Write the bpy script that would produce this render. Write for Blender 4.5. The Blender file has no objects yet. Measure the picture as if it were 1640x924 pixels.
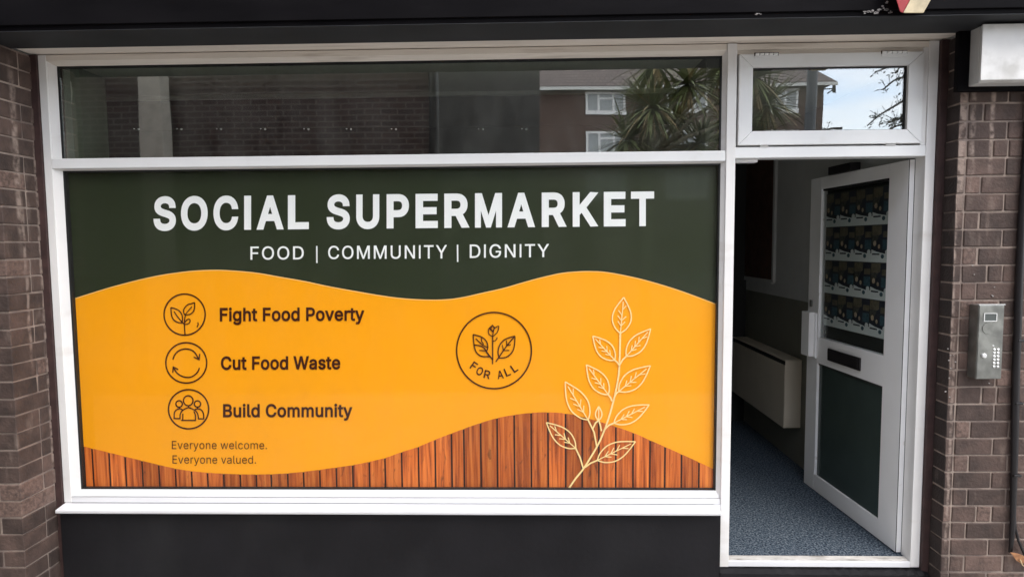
import bpy, bmesh, math, random
from mathutils import Vector, Matrix
random.seed(7)
R = math.radians
scene = bpy.context.scene
COL = scene.collection

# ------------------------------------------------------------------ camera
F_PX, W_PX, H_PX = 1000.0, 1640.0, 924.0
CAM = Vector((2.4444, -3.1306, 1.6577))
YAW, PITCH, ROLL = -0.0264, 0.0701, 0.0081
fwd = Vector((math.sin(YAW)*math.cos(PITCH), math.cos(YAW)*math.cos(PITCH), -math.sin(PITCH)))
rt0 = Vector((math.cos(YAW), -math.sin(YAW), 0)); dn0 = fwd.cross(rt0)
rt = rt0*math.cos(ROLL) + dn0*math.sin(ROLL)
dn = dn0*math.cos(ROLL) - rt0*math.sin(ROLL)
cd = bpy.data.cameras.new('camera'); cam = bpy.data.objects.new('camera', cd); COL.objects.link(cam)
m = Matrix((rt, -dn, -fwd)).transposed().to_4x4(); m.translation = CAM
cam.matrix_world = m
cd.sensor_width = 36.0; cd.lens = F_PX/W_PX*36.0; cd.clip_end = 600; cd.clip_start = 0.05
scene.camera = cam

# ------------------------------------------------------------------ world, sun, exposure
SUN_EL, SUN_AZ = R(58), R(148)          # azimuth clockwise from +Y
w = bpy.data.worlds.new('World'); scene.world = w; w.use_nodes = True
nt = w.node_tree; nt.nodes.clear()
def N(t, typ, **k):
    n = t.nodes.new(typ)
    for a, b in k.items(): setattr(n, a, b)
    return n
sky = N(nt, 'ShaderNodeTexSky', sky_type='NISHITA'); sky.sun_disc = False
sky.sun_elevation = SUN_EL; sky.sun_rotation = SUN_AZ; sky.air_density = 1.0; sky.dust_density = 0.7
tc = N(nt, 'ShaderNodeTexCoord'); mp = N(nt, 'ShaderNodeMapping'); mp.inputs['Scale'].default_value = (1.4, 1.4, 4.5)
nz = N(nt, 'ShaderNodeTexNoise'); nz.inputs['Scale'].default_value = 2.2; nz.inputs['Detail'].default_value = 6
nz.inputs['Distortion'].default_value = 0.6
cr = N(nt, 'ShaderNodeValToRGB')
cr.color_ramp.elements[0].position = 0.36; cr.color_ramp.elements[0].color = (0.22, 0.22, 0.22, 1)
cr.color_ramp.elements[1].position = 0.66; cr.color_ramp.elements[1].color = (0.95, 0.95, 0.95, 1)
mx = N(nt, 'ShaderNodeMix', data_type='RGBA'); mx.inputs['B'].default_value = (8.1, 7.8, 7.5, 1)
bg = N(nt, 'ShaderNodeBackground'); bg.inputs['Strength'].default_value = 0.12
wo = N(nt, 'ShaderNodeOutputWorld')
L = nt.links.new
L(tc.outputs['Generated'], mp.inputs['Vector']); L(mp.outputs['Vector'], nz.inputs['Vector'])
L(nz.outputs['Fac'], cr.inputs['Fac']); L(cr.outputs['Color'], mx.inputs['Factor'])
L(sky.outputs['Color'], mx.inputs['A']); L(mx.outputs['Result'], bg.inputs['Color']); L(bg.outputs['Background'], wo.inputs['Surface'])
sd = bpy.data.lights.new('sun', 'SUN'); sd.energy = 0.5; sd.angle = R(25); sd.color = (1.0, 0.94, 0.86)
so = bpy.data.objects.new('sun', sd); COL.objects.link(so)
sdir = Vector((math.sin(SUN_AZ)*math.cos(SUN_EL), math.cos(SUN_AZ)*math.cos(SUN_EL), math.sin(SUN_EL)))
so.rotation_euler = sdir.to_track_quat('Z', 'Y').to_euler()
scene.view_settings.view_transform = 'Standard'; scene.view_settings.look = 'None'
scene.view_settings.exposure = 1.95; scene.view_settings.gamma = 1.0
scene.cycles.max_bounces = 10; scene.cycles.transparent_max_bounces = 16

# ------------------------------------------------------------------ measuring helpers (photo pixel -> point on a real plane)
def ray(u, v): return fwd + rt*((u-W_PX/2)/F_PX) + dn*((v-H_PX/2)/F_PX)
def P(u, v, y=0.0):
    d = ray(u, v); return CAM + d*((y-CAM.y)/d.y)
def PZ(u, v, z):
    d = ray(u, v); return CAM + d*((z-CAM.z)/d.z)
def PL(u, v, o, n):
    d = ray(u, v); return CAM + d*((o-CAM).dot(n)/d.dot(n))

# ------------------------------------------------------------------ materials
def mat(name, color, rough=0.5, var=0.0, vscale=6.0, bump=0.0, bscale=60.0, spec=0.5, metal=0.0, rnd=0.0, coat=0.0, stretch=(1, 1, 1), grime=None, gscale=3.0, gpos=(0.55, 0.75), coord='W'):
    mt = bpy.data.materials.new(name); mt.use_nodes = True
    t = mt.node_tree; b = t.nodes['Principled BSDF']; l = t.links.new
    b.inputs['Roughness'].default_value = rough; b.inputs['Metallic'].default_value = metal
    b.inputs['Specular IOR Level'].default_value = spec; b.inputs['Coat Weight'].default_value = coat
    if coord == 'W': src = N(t, 'ShaderNodeNewGeometry').outputs['Position']
    else: src = N(t, 'ShaderNodeTexCoord').outputs['Object']
    mpn = N(t, 'ShaderNodeMapping'); mpn.inputs['Scale'].default_value = stretch; l(src, mpn.inputs['Vector']); vec = mpn.outputs['Vector']
    c = tuple(color)+(1,)
    rgb = N(t, 'ShaderNodeRGB'); rgb.outputs[0].default_value = c; out = rgb.outputs[0]
    if var or rnd:
        hsv = N(t, 'ShaderNodeHueSaturation'); l(out, hsv.inputs['Color'])
        val = None
        if var:
            n = N(t, 'ShaderNodeTexNoise'); n.inputs['Scale'].default_value = vscale; n.inputs['Detail'].default_value = 5; l(vec, n.inputs['Vector'])
            mr = N(t, 'ShaderNodeMapRange'); mr.inputs['From Min'].default_value = 0.3; mr.inputs['From Max'].default_value = 0.7
            mr.inputs['To Min'].default_value = 1-var; mr.inputs['To Max'].default_value = 1+var; l(n.outputs['Fac'], mr.inputs['Value']); val = mr.outputs['Result']
        if rnd:
            oi = N(t, 'ShaderNodeObjectInfo'); mr2 = N(t, 'ShaderNodeMapRange')
            mr2.inputs['To Min'].default_value = 1-rnd; mr2.inputs['To Max'].default_value = 1+rnd; l(oi.outputs['Random'], mr2.inputs['Value'])
            if val is not None:
                mm = N(t, 'ShaderNodeMath', operation='MULTIPLY'); l(val, mm.inputs[0]); l(mr2.outputs['Result'], mm.inputs[1]); val = mm.outputs[0]
            else: val = mr2.outputs['Result']
        l(val, hsv.inputs['Value']); out = hsv.outputs['Color']
    if grime:
        gcol, gst, gamt = grime
        mg = N(t, 'ShaderNodeMapping'); mg.inputs['Scale'].default_value = gst; l(src, mg.inputs['Vector'])
        n2 = N(t, 'ShaderNodeTexNoise'); n2.inputs['Scale'].default_value = gscale; n2.inputs['Detail'].default_value = 6; l(mg.outputs['Vector'], n2.inputs['Vector'])
        r2 = N(t, 'ShaderNodeMapRange'); r2.inputs['From Min'].default_value = gpos[0]; r2.inputs['From Max'].default_value = gpos[1]; r2.inputs['To Max'].default_value = gamt
        l(n2.outputs['Fac'], r2.inputs['Value'])
        mixn = N(t, 'ShaderNodeMix', data_type='RGBA'); l(r2.outputs['Result'], mixn.inputs['Factor']); l(out, mixn.inputs['A']); mixn.inputs['B'].default_value = tuple(gcol)+(1,)
        out = mixn.outputs['Result']
    l(out, b.inputs['Base Color'])
    if bump:
        n3 = N(t, 'ShaderNodeTexNoise'); n3.inputs['Scale'].default_value = bscale; n3.inputs['Detail'].default_value = 4; l(vec, n3.inputs['Vector'])
        bn = N(t, 'ShaderNodeBump'); bn.inputs['Strength'].default_value = bump; bn.inputs['Distance'].default_value = 0.004
        l(n3.outputs['Fac'], bn.inputs['Height']); l(bn.outputs['Normal'], b.inputs['Normal'])
    return mt
def glass(name, r0, tint=(1, 1, 1), rough=0.0, dust=0.0):
    mt = bpy.data.materials.new(name); mt.use_nodes = True; t = mt.node_tree; t.nodes.clear(); l = t.links.new
    lw = N(t, 'ShaderNodeLayerWeight'); lw.inputs['Blend'].default_value = 0.5
    pw = N(t, 'ShaderNodeMath', operation='POWER'); pw.inputs[1].default_value = 5; l(lw.outputs['Facing'], pw.inputs[0])
    ma = N(t, 'ShaderNodeMath', operation='MULTIPLY_ADD'); l(pw.outputs[0], ma.inputs[0]); ma.inputs[1].default_value = 1-r0; ma.inputs[2].default_value = r0
    tr = N(t, 'ShaderNodeBsdfTransparent'); tr.inputs['Color'].default_value = tuple(tint)+(1,)
    gl = N(t, 'ShaderNodeBsdfGlossy'); gl.inputs['Roughness'].default_value = rough
    ge = N(t, 'ShaderNodeNewGeometry'); mpn = N(t, 'ShaderNodeMapping'); mpn.inputs['Scale'].default_value = (1, 1, 1); l(ge.outputs['Position'], mpn.inputs['Vector'])
    nn = N(t, 'ShaderNodeTexNoise'); nn.inputs['Scale'].default_value = 1.6; nn.inputs['Detail'].default_value = 1; l(mpn.outputs['Vector'], nn.inputs['Vector'])
    bn = N(t, 'ShaderNodeBump'); bn.inputs['Strength'].default_value = 0.05; bn.inputs['Distance'].default_value = 0.02; l(nn.outputs['Fac'], bn.inputs['Height']); l(bn.outputs['Normal'], gl.inputs['Normal'])
    mxs = N(t, 'ShaderNodeMixShader'); l(ma.outputs[0], mxs.inputs[0]); l(tr.outputs[0], mxs.inputs[1]); l(gl.outputs[0], mxs.inputs[2])
    o = N(t, 'ShaderNodeOutputMaterial'); res = mxs.outputs[0]
    if dust:                            # dried rain runs and dust on the pane
        m7 = N(t, 'ShaderNodeMapping'); m7.inputs['Scale'].default_value = (2.2, 1, 0.9); l(ge.outputs['Position'], m7.inputs['Vector'])
        n7 = N(t, 'ShaderNodeTexNoise'); n7.inputs['Scale'].default_value = 2.6; n7.inputs['Detail'].default_value = 7; n7.inputs['Roughness'].default_value = 0.65; l(m7.outputs['Vector'], n7.inputs['Vector'])
        r7 = N(t, 'ShaderNodeMapRange'); r7.inputs['From Min'].default_value = 0.42; r7.inputs['From Max'].default_value = 0.72; r7.inputs['To Max'].default_value = dust; l(n7.outputs['Fac'], r7.inputs['Value'])
        d7 = N(t, 'ShaderNodeBsdfDiffuse'); d7.inputs['Color'].default_value = (0.5, 0.5, 0.46, 1)
        x7 = N(t, 'ShaderNodeMixShader'); l(r7.outputs['Result'], x7.inputs[0]); l(res, x7.inputs[1]); l(d7.outputs[0], x7.inputs[2]); res = x7.outputs[0]
    l(res, o.inputs['Surface'])
    return mt
def wood(name):
    mt = bpy.data.materials.new(name); mt.use_nodes = True; t = mt.node_tree; b = t.nodes['Principled BSDF']; l = t.links.new
    g = N(t, 'ShaderNodeNewGeometry'); oi = N(t, 'ShaderNodeObjectInfo')
    ad = N(t, 'ShaderNodeVectorMath', operation='MULTIPLY_ADD'); l(oi.outputs['Random'], ad.inputs[0]); ad.inputs[1].default_value = (37, 11, 53); l(g.outputs['Position'], ad.inputs[2])
    mp1 = N(t, 'ShaderNodeMapping'); mp1.inputs['Scale'].default_value = (1.5, 1, 0.06); l(ad.outputs['Vector'], mp1.inputs['Vector'])
    n = N(t, 'ShaderNodeTexNoise'); n.inputs['Scale'].default_value = 42; n.inputs['Detail'].default_value = 7; n.inputs['Distortion'].default_value = 0.35; l(mp1.outputs['Vector'], n.inputs['Vector'])
    c = N(t, 'ShaderNodeValToRGB'); e = c.color_ramp.elements
    e[0].position = 0.33; e[0].color = (0.26, 0.05, 0.012, 1); e[1].position = 0.74; e[1].color = (0.88, 0.27, 0.055, 1)
    k = e.new(0.5); k.color = (0.62, 0.14, 0.024, 1)
    l(n.outputs['Fac'], c.inputs['Fac'])
    mp2 = N(t, 'ShaderNodeMapping'); mp2.inputs['Scale'].default_value = (1, 1, 0.3); l(ad.outputs['Vector'], mp2.inputs['Vector'])
    n2 = N(t, 'ShaderNodeTexNoise'); n2.inputs['Scale'].default_value = 26; n2.inputs['Detail'].default_value = 3; n2.inputs['Distortion'].default_value = 2; l(mp2.outputs['Vector'], n2.inputs['Vector'])
    r = N(t, 'ShaderNodeMapRange'); r.inputs['From Min'].default_value = 0.62; r.inputs['From Max'].default_value = 0.74; r.inputs['To Max'].default_value = 0.65; l(n2.outputs['Fac'], r.inputs['Value'])
    mxx = N(t, 'ShaderNodeMix', data_type='RGBA'); l(r.outputs['Result'], mxx.inputs['Factor']); l(c.outputs['Color'], mxx.inputs['A']); mxx.inputs['B'].default_value = (0.12, 0.04, 0.015, 1)
    hs = N(t, 'ShaderNodeHueSaturation'); l(mxx.outputs['Result'], hs.inputs['Color'])
    mr = N(t, 'ShaderNodeMapRange'); mr.inputs['To Min'].default_value = 0.66; mr.inputs['To Max'].default_value = 1.12; l(oi.outputs['Random'], mr.inputs['Value']); l(mr.outputs['Result'], hs.inputs['Value'])
    l(hs.outputs['Color'], b.inputs['Base Color']); b.inputs['Roughness'].default_value = 0.45; b.inputs['Specular IOR Level'].default_value = 0.2
    return mt
def brickwall(name, c1, c2, mort, bw, bh, ms=0.012):
    mt = bpy.data.materials.new(name); mt.use_nodes = True; t = mt.node_tree; b = t.nodes['Principled BSDF']; l = t.links.new
    tcn = N(t, 'ShaderNodeTexCoord'); sx = N(t, 'ShaderNodeSeparateXYZ'); l(tcn.outputs['Object'], sx.inputs[0])
    ad = N(t, 'ShaderNodeMath', operation='ADD'); l(sx.outputs['X'], ad.inputs[0]); l(sx.outputs['Y'], ad.inputs[1])
    cx = N(t, 'ShaderNodeCombineXYZ'); l(ad.outputs[0], cx.inputs['X']); l(sx.outputs['Z'], cx.inputs['Y'])
    br = N(t, 'ShaderNodeTexBrick'); l(cx.outputs[0], br.inputs['Vector']); br.inputs['Scale'].default_value = 1
    br.inputs['Brick Width'].default_value = bw; br.inputs['Row Height'].default_value = bh; br.inputs['Mortar Size'].default_value = ms
    br.inputs['Color1'].default_value = tuple(c1)+(1,); br.inputs['Color2'].default_value = tuple(c2)+(1,); br.inputs['Mortar'].default_value = tuple(mort)+(1,)
    l(br.outputs['Color'], b.inputs['Base Color']); b.inputs['Roughness'].default_value = 0.85
    bn = N(t, 'ShaderNodeBump'); bn.inputs['Strength'].default_value = 0.4; bn.invert = True; l(br.outputs['Fac'], bn.inputs['Height']); l(bn.outputs['Normal'], b.inputs['Normal'])
    return mt

M = {}
M['upvc'] = mat('white_frame_plastic', (0.78, 0.765, 0.745), 0.32, var=0.05, vscale=3, grime=((0.40, 0.33, 0.25), (1, 1, 3), 0.45), gscale=2.5, gpos=(0.58, 0.8))
M['upvc_clean'] = mat('white_sash_plastic', (0.80, 0.80, 0.79), 0.28, var=0.03, vscale=4, grime=((0.5, 0.45, 0.36), (1, 1, 1), 0.3), gscale=5, gpos=(0.6, 0.8))
M['headwhite'] = mat('weathered_cream_head', (0.76, 0.70, 0.62), 0.5, var=0.07, vscale=5, stretch=(0.3, 1, 3), grime=((0.26, 0.19, 0.13), (0.35, 1, 5), 0.6), gscale=5, gpos=(0.58, 0.78))
M['sill'] = mat('white_sill_paint', (0.74, 0.74, 0.755), 0.35, var=0.03, vscale=3, grime=((0.5, 0.47, 0.42), (0.6, 3, 6), 0.3), gscale=4, gpos=(0.6, 0.8))
M['soffit'] = mat('dirty_soffit_board', (0.76, 0.69, 0.61), 0.6, var=0.1, vscale=4, stretch=(0.25, 3, 1), grime=((0.20, 0.14, 0.10), (0.3, 5, 1), 0.7), gscale=5, gpos=(0.6, 0.75))
M['seam'] = mat('grey_seam', (0.36,0.36,0.37), 0.6)
M['gasket'] = mat('black_rubber_seal', (0.012, 0.012, 0.012), 0.6)
M['sealant'] = mat('brown_sealant', (0.045, 0.022, 0.02), 0.7, var=0.3, vscale=20)
M['fascia'] = mat('black_fascia_paint', (0.0045, 0.0040, 0.0048), 0.6, spec=0.05, var=0.25, vscale=2.5, bump=0.12, bscale=14, stretch=(1, 1, 2.5), grime=((0.010, 0.009, 0.010), (0.7, 1, 3), 0.6), gscale=3, gpos=(0.45, 0.75))
M['under'] = mat('charcoal_underside', (0.030, 0.031, 0.033), 0.6, spec=0.2, var=0.2, vscale=3)
M['plinth'] = mat('black_plinth_paint', (0.0095, 0.009, 0.0105), 0.55, spec=0.2, var=0.2, vscale=4, bump=0.25, bscale=40, grime=((0.02, 0.02, 0.021), (1, 1, 0.5), 0.5), gscale=3, gpos=(0.5, 0.75))
def brickmat(name, color, bands, axis):
    mt = mat(name, color, 0.8, var=0.38, vscale=12, bump=1.0, bscale=70, rnd=0.38, grime=((0.25, 0.19, 0.155), (1, 1, 0.3), 0.5), gscale=17, gpos=(0.60, 0.78))
    t = mt.node_tree; b = t.nodes['Principled BSDF']; l = t.links.new; src = b.inputs['Base Color'].links[0].from_socket
    g = N(t, 'ShaderNodeNewGeometry'); sx = N(t, 'ShaderNodeSeparateXYZ'); l(g.outputs['Position'], sx.inputs[0])
    nn = N(t, 'ShaderNodeTexNoise'); nn.inputs['Scale'].default_value = 14; nn.inputs['Detail'].default_value = 5; l(g.outputs['Position'], nn.inputs['Vector'])
    oi = N(t, 'ShaderNodeObjectInfo'); r9 = N(t, 'ShaderNodeMapRange'); r9.inputs['From Min'].default_value = 0.86; r9.inputs['From Max'].default_value = 0.98; r9.inputs['To Max'].default_value = 0.55; l(oi.outputs['Random'], r9.inputs['Value'])
    nv = N(t, 'ShaderNodeTexNoise'); nv.inputs['Scale'].default_value = 55; nv.inputs['Detail'].default_value = 6; l(g.outputs['Position'], nv.inputs['Vector'])
    rv_ = N(t, 'ShaderNodeMapRange'); rv_.inputs['From Min'].default_value = 0.4; rv_.inputs['From Max'].default_value = 0.6; l(nv.outputs['Fac'], rv_.inputs['Value'])
    mt9 = N(t, 'ShaderNodeMath', operation='MULTIPLY'); l(r9.outputs['Result'], mt9.inputs[0]); l(rv_.outputs['Result'], mt9.inputs[1])
    mx9 = N(t, 'ShaderNodeMix', data_type='RGBA'); l(mt9.outputs[0], mx9.inputs['Factor']); l(src, mx9.inputs['A']); mx9.inputs['B'].default_value = (0.23, 0.15, 0.12, 1); src = mx9.outputs['Result']
    # lime runs: pale streaks down the wall at the places where the old pointing leaked
    wob = N(t, 'ShaderNodeMath', operation='MULTIPLY_ADD'); l(nn.outputs['Fac'], wob.inputs[0]); wob.inputs[1].default_value = 0.020; l(sx.outputs[axis], wob.inputs[2])
    tot = None
    for (c, hw, z0, z1, am) in bands:
        d = N(t, 'ShaderNodeMath', operation='SUBTRACT'); l(wob.outputs[0], d.inputs[0]); d.inputs[1].default_value = c+0.010
        ab = N(t, 'ShaderNodeMath', operation='ABSOLUTE'); l(d.outputs[0], ab.inputs[0])
        mr = N(t, 'ShaderNodeMapRange'); mr.inputs['From Min'].default_value = hw; mr.inputs['From Max'].default_value = hw*0.35; mr.inputs['To Max'].default_value = am; l(ab.outputs[0], mr.inputs['Value'])
        za = N(t, 'ShaderNodeMapRange'); za.inputs['From Min'].default_value = z0; za.inputs['From Max'].default_value = z0+0.25; l(sx.outputs['Z'], za.inputs['Value'])
        zb = N(t, 'ShaderNodeMapRange'); zb.inputs['From Min'].default_value = z1; zb.inputs['From Max'].default_value = z1-0.25; l(sx.outputs['Z'], zb.inputs['Value'])
        m1 = N(t, 'ShaderNodeMath', operation='MULTIPLY'); l(mr.outputs['Result'], m1.inputs[0]); l(za.outputs['Result'], m1.inputs[1])
        m2 = N(t, 'ShaderNodeMath', operation='MULTIPLY'); l(m1.outputs[0], m2.inputs[0]); l(zb.outputs['Result'], m2.inputs[1])
        if tot is None: tot = m2.outputs[0]
        else:
            a_ = N(t, 'ShaderNodeMath', operation='MAXIMUM'); l(tot, a_.inputs[0]); l(m2.outputs[0], a_.inputs[1]); tot = a_.outputs[0]
    n2 = N(t, 'ShaderNodeTexNoise'); n2.inputs['Scale'].default_value = 26; n2.inputs['Detail'].default_value = 6; l(g.outputs['Position'], n2.inputs['Vector'])
    r2 = N(t, 'ShaderNodeMapRange'); r2.inputs['From Min'].default_value = 0.36; r2.inputs['From Max'].default_value = 0.58; l(n2.outputs['Fac'], r2.inputs['Value'])
    m3 = N(t, 'ShaderNodeMath', operation='MULTIPLY'); l(tot, m3.inputs[0]); l(r2.outputs['Result'], m3.inputs[1])
    sn = N(t, 'ShaderNodeSeparateXYZ'); l(g.outputs['Normal'], sn.inputs[0]); an = N(t, 'ShaderNodeMath', operation='ABSOLUTE'); l(sn.outputs['Y' if axis == 'X' else 'X'], an.inputs[0])
    m5 = N(t, 'ShaderNodeMath', operation='GREATER_THAN'); l(an.outputs[0], m5.inputs[0]); m5.inputs[1].default_value = 0.6
    m6 = N(t, 'ShaderNodeMath', operation='MULTIPLY'); l(m3.outputs[0], m6.inputs[0]); l(m5.outputs[0], m6.inputs[1]); m3 = m6
    mxx = N(t, 'ShaderNodeMix', data_type='RGBA'); l(m3.outputs[0], mxx.inputs['Factor']); l(src, mxx.inputs['A']); mxx.inputs['B'].default_value = (0.34, 0.26, 0.215, 1)
    l(mxx.outputs['Result'], b.inputs['Base Color'])
    return mt
M['brick_dark'] = mat('dark_side_brick', (0.030, 0.019, 0.016), 0.8, var=0.3, vscale=9, bump=0.9, bscale=90, rnd=0.30, grime=((0.16, 0.12, 0.10), (1, 1, 0.3), 0.5), gscale=14, gpos=(0.62, 0.78))
def xr_(u, v): return P(u, v, -0.11).x
M['brick'] = brickmat('brown_brick', (0.070, 0.044, 0.035), [(xr_(1540,250), 0.030, 1.7, 2.6, 0.75), (xr_(1556,250), 0.016, 1.8, 2.6, 0.7), (xr_(1588,220), 0.014, 1.9, 2.6, 0.9), (xr_(1526,450), 0.014, 0.9, 2.1, 0.65), (xr_(1522,700), 0.009, 0.0, 1.3, 0.6)], 'X')
M['brick_left'] = brickmat('brown_brick_left', (0.070, 0.044, 0.035), [(-0.135, 0.022, 1.6, 2.6, 0.75), (-0.118, 0.012, 1.0, 2.0, 0.6), (-0.02, 0.012, 0.3, 2.4, 0.7)], 'Y')
M['mortar'] = mat('mortar', (0.30, 0.235, 0.195), 0.9, var=0.25, vscale=14, bump=0.8, bscale=120, grime=((0.12, 0.09, 0.08), (1, 1, 1), 0.7), gscale=7, gpos=(0.48, 0.62))
M['glass_upper'] = glass('window_glass', 0.27, (0.93, 0.96, 0.92), 0.012, 0.05)
M['glass_display'] = glass('display_glass', 0.017, (0.985, 0.99, 0.98), 0.05, 0.008)
M['glass_fan'] = glass('coated_fanlight_glass', 0.215, (0.9, 0.93, 0.92))
M['glass_door'] = glass('door_glass', 0.025, (0.95, 0.97, 0.96))
M['v_green'] = mat('dark_green_vinyl', (0.028, 0.036, 0.019), 0.35, var=0.05, vscale=2, spec=0.25)
M['v_orange'] = mat('orange_vinyl', (0.98, 0.385, 0.008), 0.4, var=0.015, vscale=2.5, spec=0.2)
M['v_white'] = mat('white_vinyl', (0.91, 0.91, 0.92), 0.4, spec=0.2)
M['v_brown'] = mat('brown_vinyl', (0.055, 0.012, 0.006), 0.45, spec=0.2)
M['v_cream'] = mat('cream_vinyl', (0.96, 0.73, 0.33), 0.45, spec=0.2)
M['v_edge'] = mat('pale_edge_vinyl', (0.98, 0.56, 0.18), 0.45, spec=0.2)
M['v_gap'] = mat('plank_gap_vinyl', (0.03, 0.008, 0.006), 0.5, spec=0.2)
M['v_wood'] = wood('printed_wood')
M['doorwhite'] = mat('white_door_plastic', (0.87, 0.86, 0.85), 0.35, var=0.04, vscale=3)
M['dooredge'] = mat('bright_white_door_edge', (0.9, 0.9, 0.9), 0.35, var=0.04, vscale=6, grime=((0.5, 0.45, 0.4), (1, 1, 1), 0.5), gscale=14, gpos=(0.66, 0.74))
M['doorpanel'] = mat('dark_green_door_panel', (0.040, 0.056, 0.050), 0.2, var=0.05)
M['black'] = mat('black_plastic', (0.012, 0.010, 0.011), 0.4)
M['steel'] = mat('brushed_steel', (0.27, 0.27, 0.25), 0.38, metal=0.85, var=0.28, vscale=14, bump=0.1, bscale=50, grime=((0.16, 0.16, 0.15), (1, 1, 1), 0.6), gscale=16, gpos=(0.5, 0.7))
M['steelbtn'] = mat('bright_steel_button', (0.85, 0.85, 0.83), 0.25, metal=0.5)
M['dark'] = mat('dark_recess', (0.015, 0.016, 0.015), 0.6)
M['alu'] = mat('aluminium_threshold', (0.62, 0.59, 0.55), 0.5, metal=0.0, var=0.25, vscale=9, stretch=(1, 1, 1), grime=((0.14, 0.115, 0.09), (1, 4, 1), 0.6), gscale=9, gpos=(0.5, 0.7))
M['boxgrey'] = mat('white_box_plastic', (0.70, 0.69, 0.67), 0.85, spec=0.15, var=0.08, vscale=7, grime=((0.42, 0.41, 0.38), (1, 1, 1), 0.6), gscale=9, gpos=(0.52, 0.7))
M['boxrim'] = mat('grey_box_rim', (0.55, 0.54, 0.52), 0.5, var=0.08, vscale=7)
M['red'] = mat('worn_red_paint', (0.30, 0.016, 0.02), 0.5, var=0.25, vscale=25)
M['cream'] = mat('aged_cream_paint', (0.52, 0.43, 0.27), 0.5, var=0.2, vscale=25)
M['flake'] = mat('pale_paint_flake', (0.30, 0.275, 0.26), 0.6, var=0.3, vscale=80)
M['leaf_dry'] = mat('dry_leaf', (0.35, 0.16, 0.07), 0.7, var=0.3, vscale=60)
M['wallpaint'] = mat('grey_wall_paint', (0.58, 0.58, 0.57), 0.7, var=0.04)
M['dado'] = mat('dark_dado_paint', (0.20, 0.195, 0.16), 0.6, var=0.05)
M['heater'] = mat('cream_heater_enamel', (0.60, 0.53, 0.42), 0.4, var=0.04)
M['board'] = mat('brown_noticeboard', (0.10, 0.045, 0.032), 0.7, var=0.3, vscale=12)
M['ceil'] = mat('shop_ceiling_paint', (0.62, 0.62, 0.55), 0.8, var=0.05)
M['trim'] = mat('pale_ceiling_trim', (0.88, 0.88, 0.83), 0.6)
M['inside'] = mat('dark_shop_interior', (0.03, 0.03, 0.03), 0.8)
M['pavement'] = mat('grey_paving', (0.34, 0.33, 0.31), 0.8, var=0.2, vscale=3)
M['asphalt'] = mat('asphalt', (0.05, 0.05, 0.052), 0.85, var=0.2, vscale=20)
M['kerb'] = mat('kerb_stone', (0.3, 0.29, 0.27), 0.8, var=0.1)
def carpet():
    mt = mat('blue_grey_carpet', (0.10, 0.145, 0.21), 0.95, spec=0.1)
    t = mt.node_tree; b = t.nodes['Principled BSDF']; l = t.links.new
    g = N(t, 'ShaderNodeNewGeometry'); n = N(t, 'ShaderNodeTexNoise'); n.inputs['Scale'].default_value = 100; n.inputs['Detail'].default_value = 3; l(g.outputs['Position'], n.inputs['Vector'])
    c = N(t, 'ShaderNodeValToRGB'); e = c.color_ramp.elements; e[0].position = 0.36; e[0].color = (0.012, 0.019, 0.032, 1); e[1].position = 0.70; e[1].color = (0.20, 0.225, 0.25, 1)
    k = e.new(0.5); k.color = (0.066, 0.088, 0.114, 1)
    l(n.outputs['Fac'], c.inputs['Fac']); l(c.outputs['Color'], b.inputs['Base Color'])
    bn = N(t, 'ShaderNodeBump'); bn.inputs['Strength'].default_value = 0.8; bn.inputs['Distance'].default_value = 0.006; l(n.outputs['Fac'], bn.inputs['Height']); l(bn.outputs['Normal'], b.inputs['Normal'])
    return mt
M['carpet'] = carpet()

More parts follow.
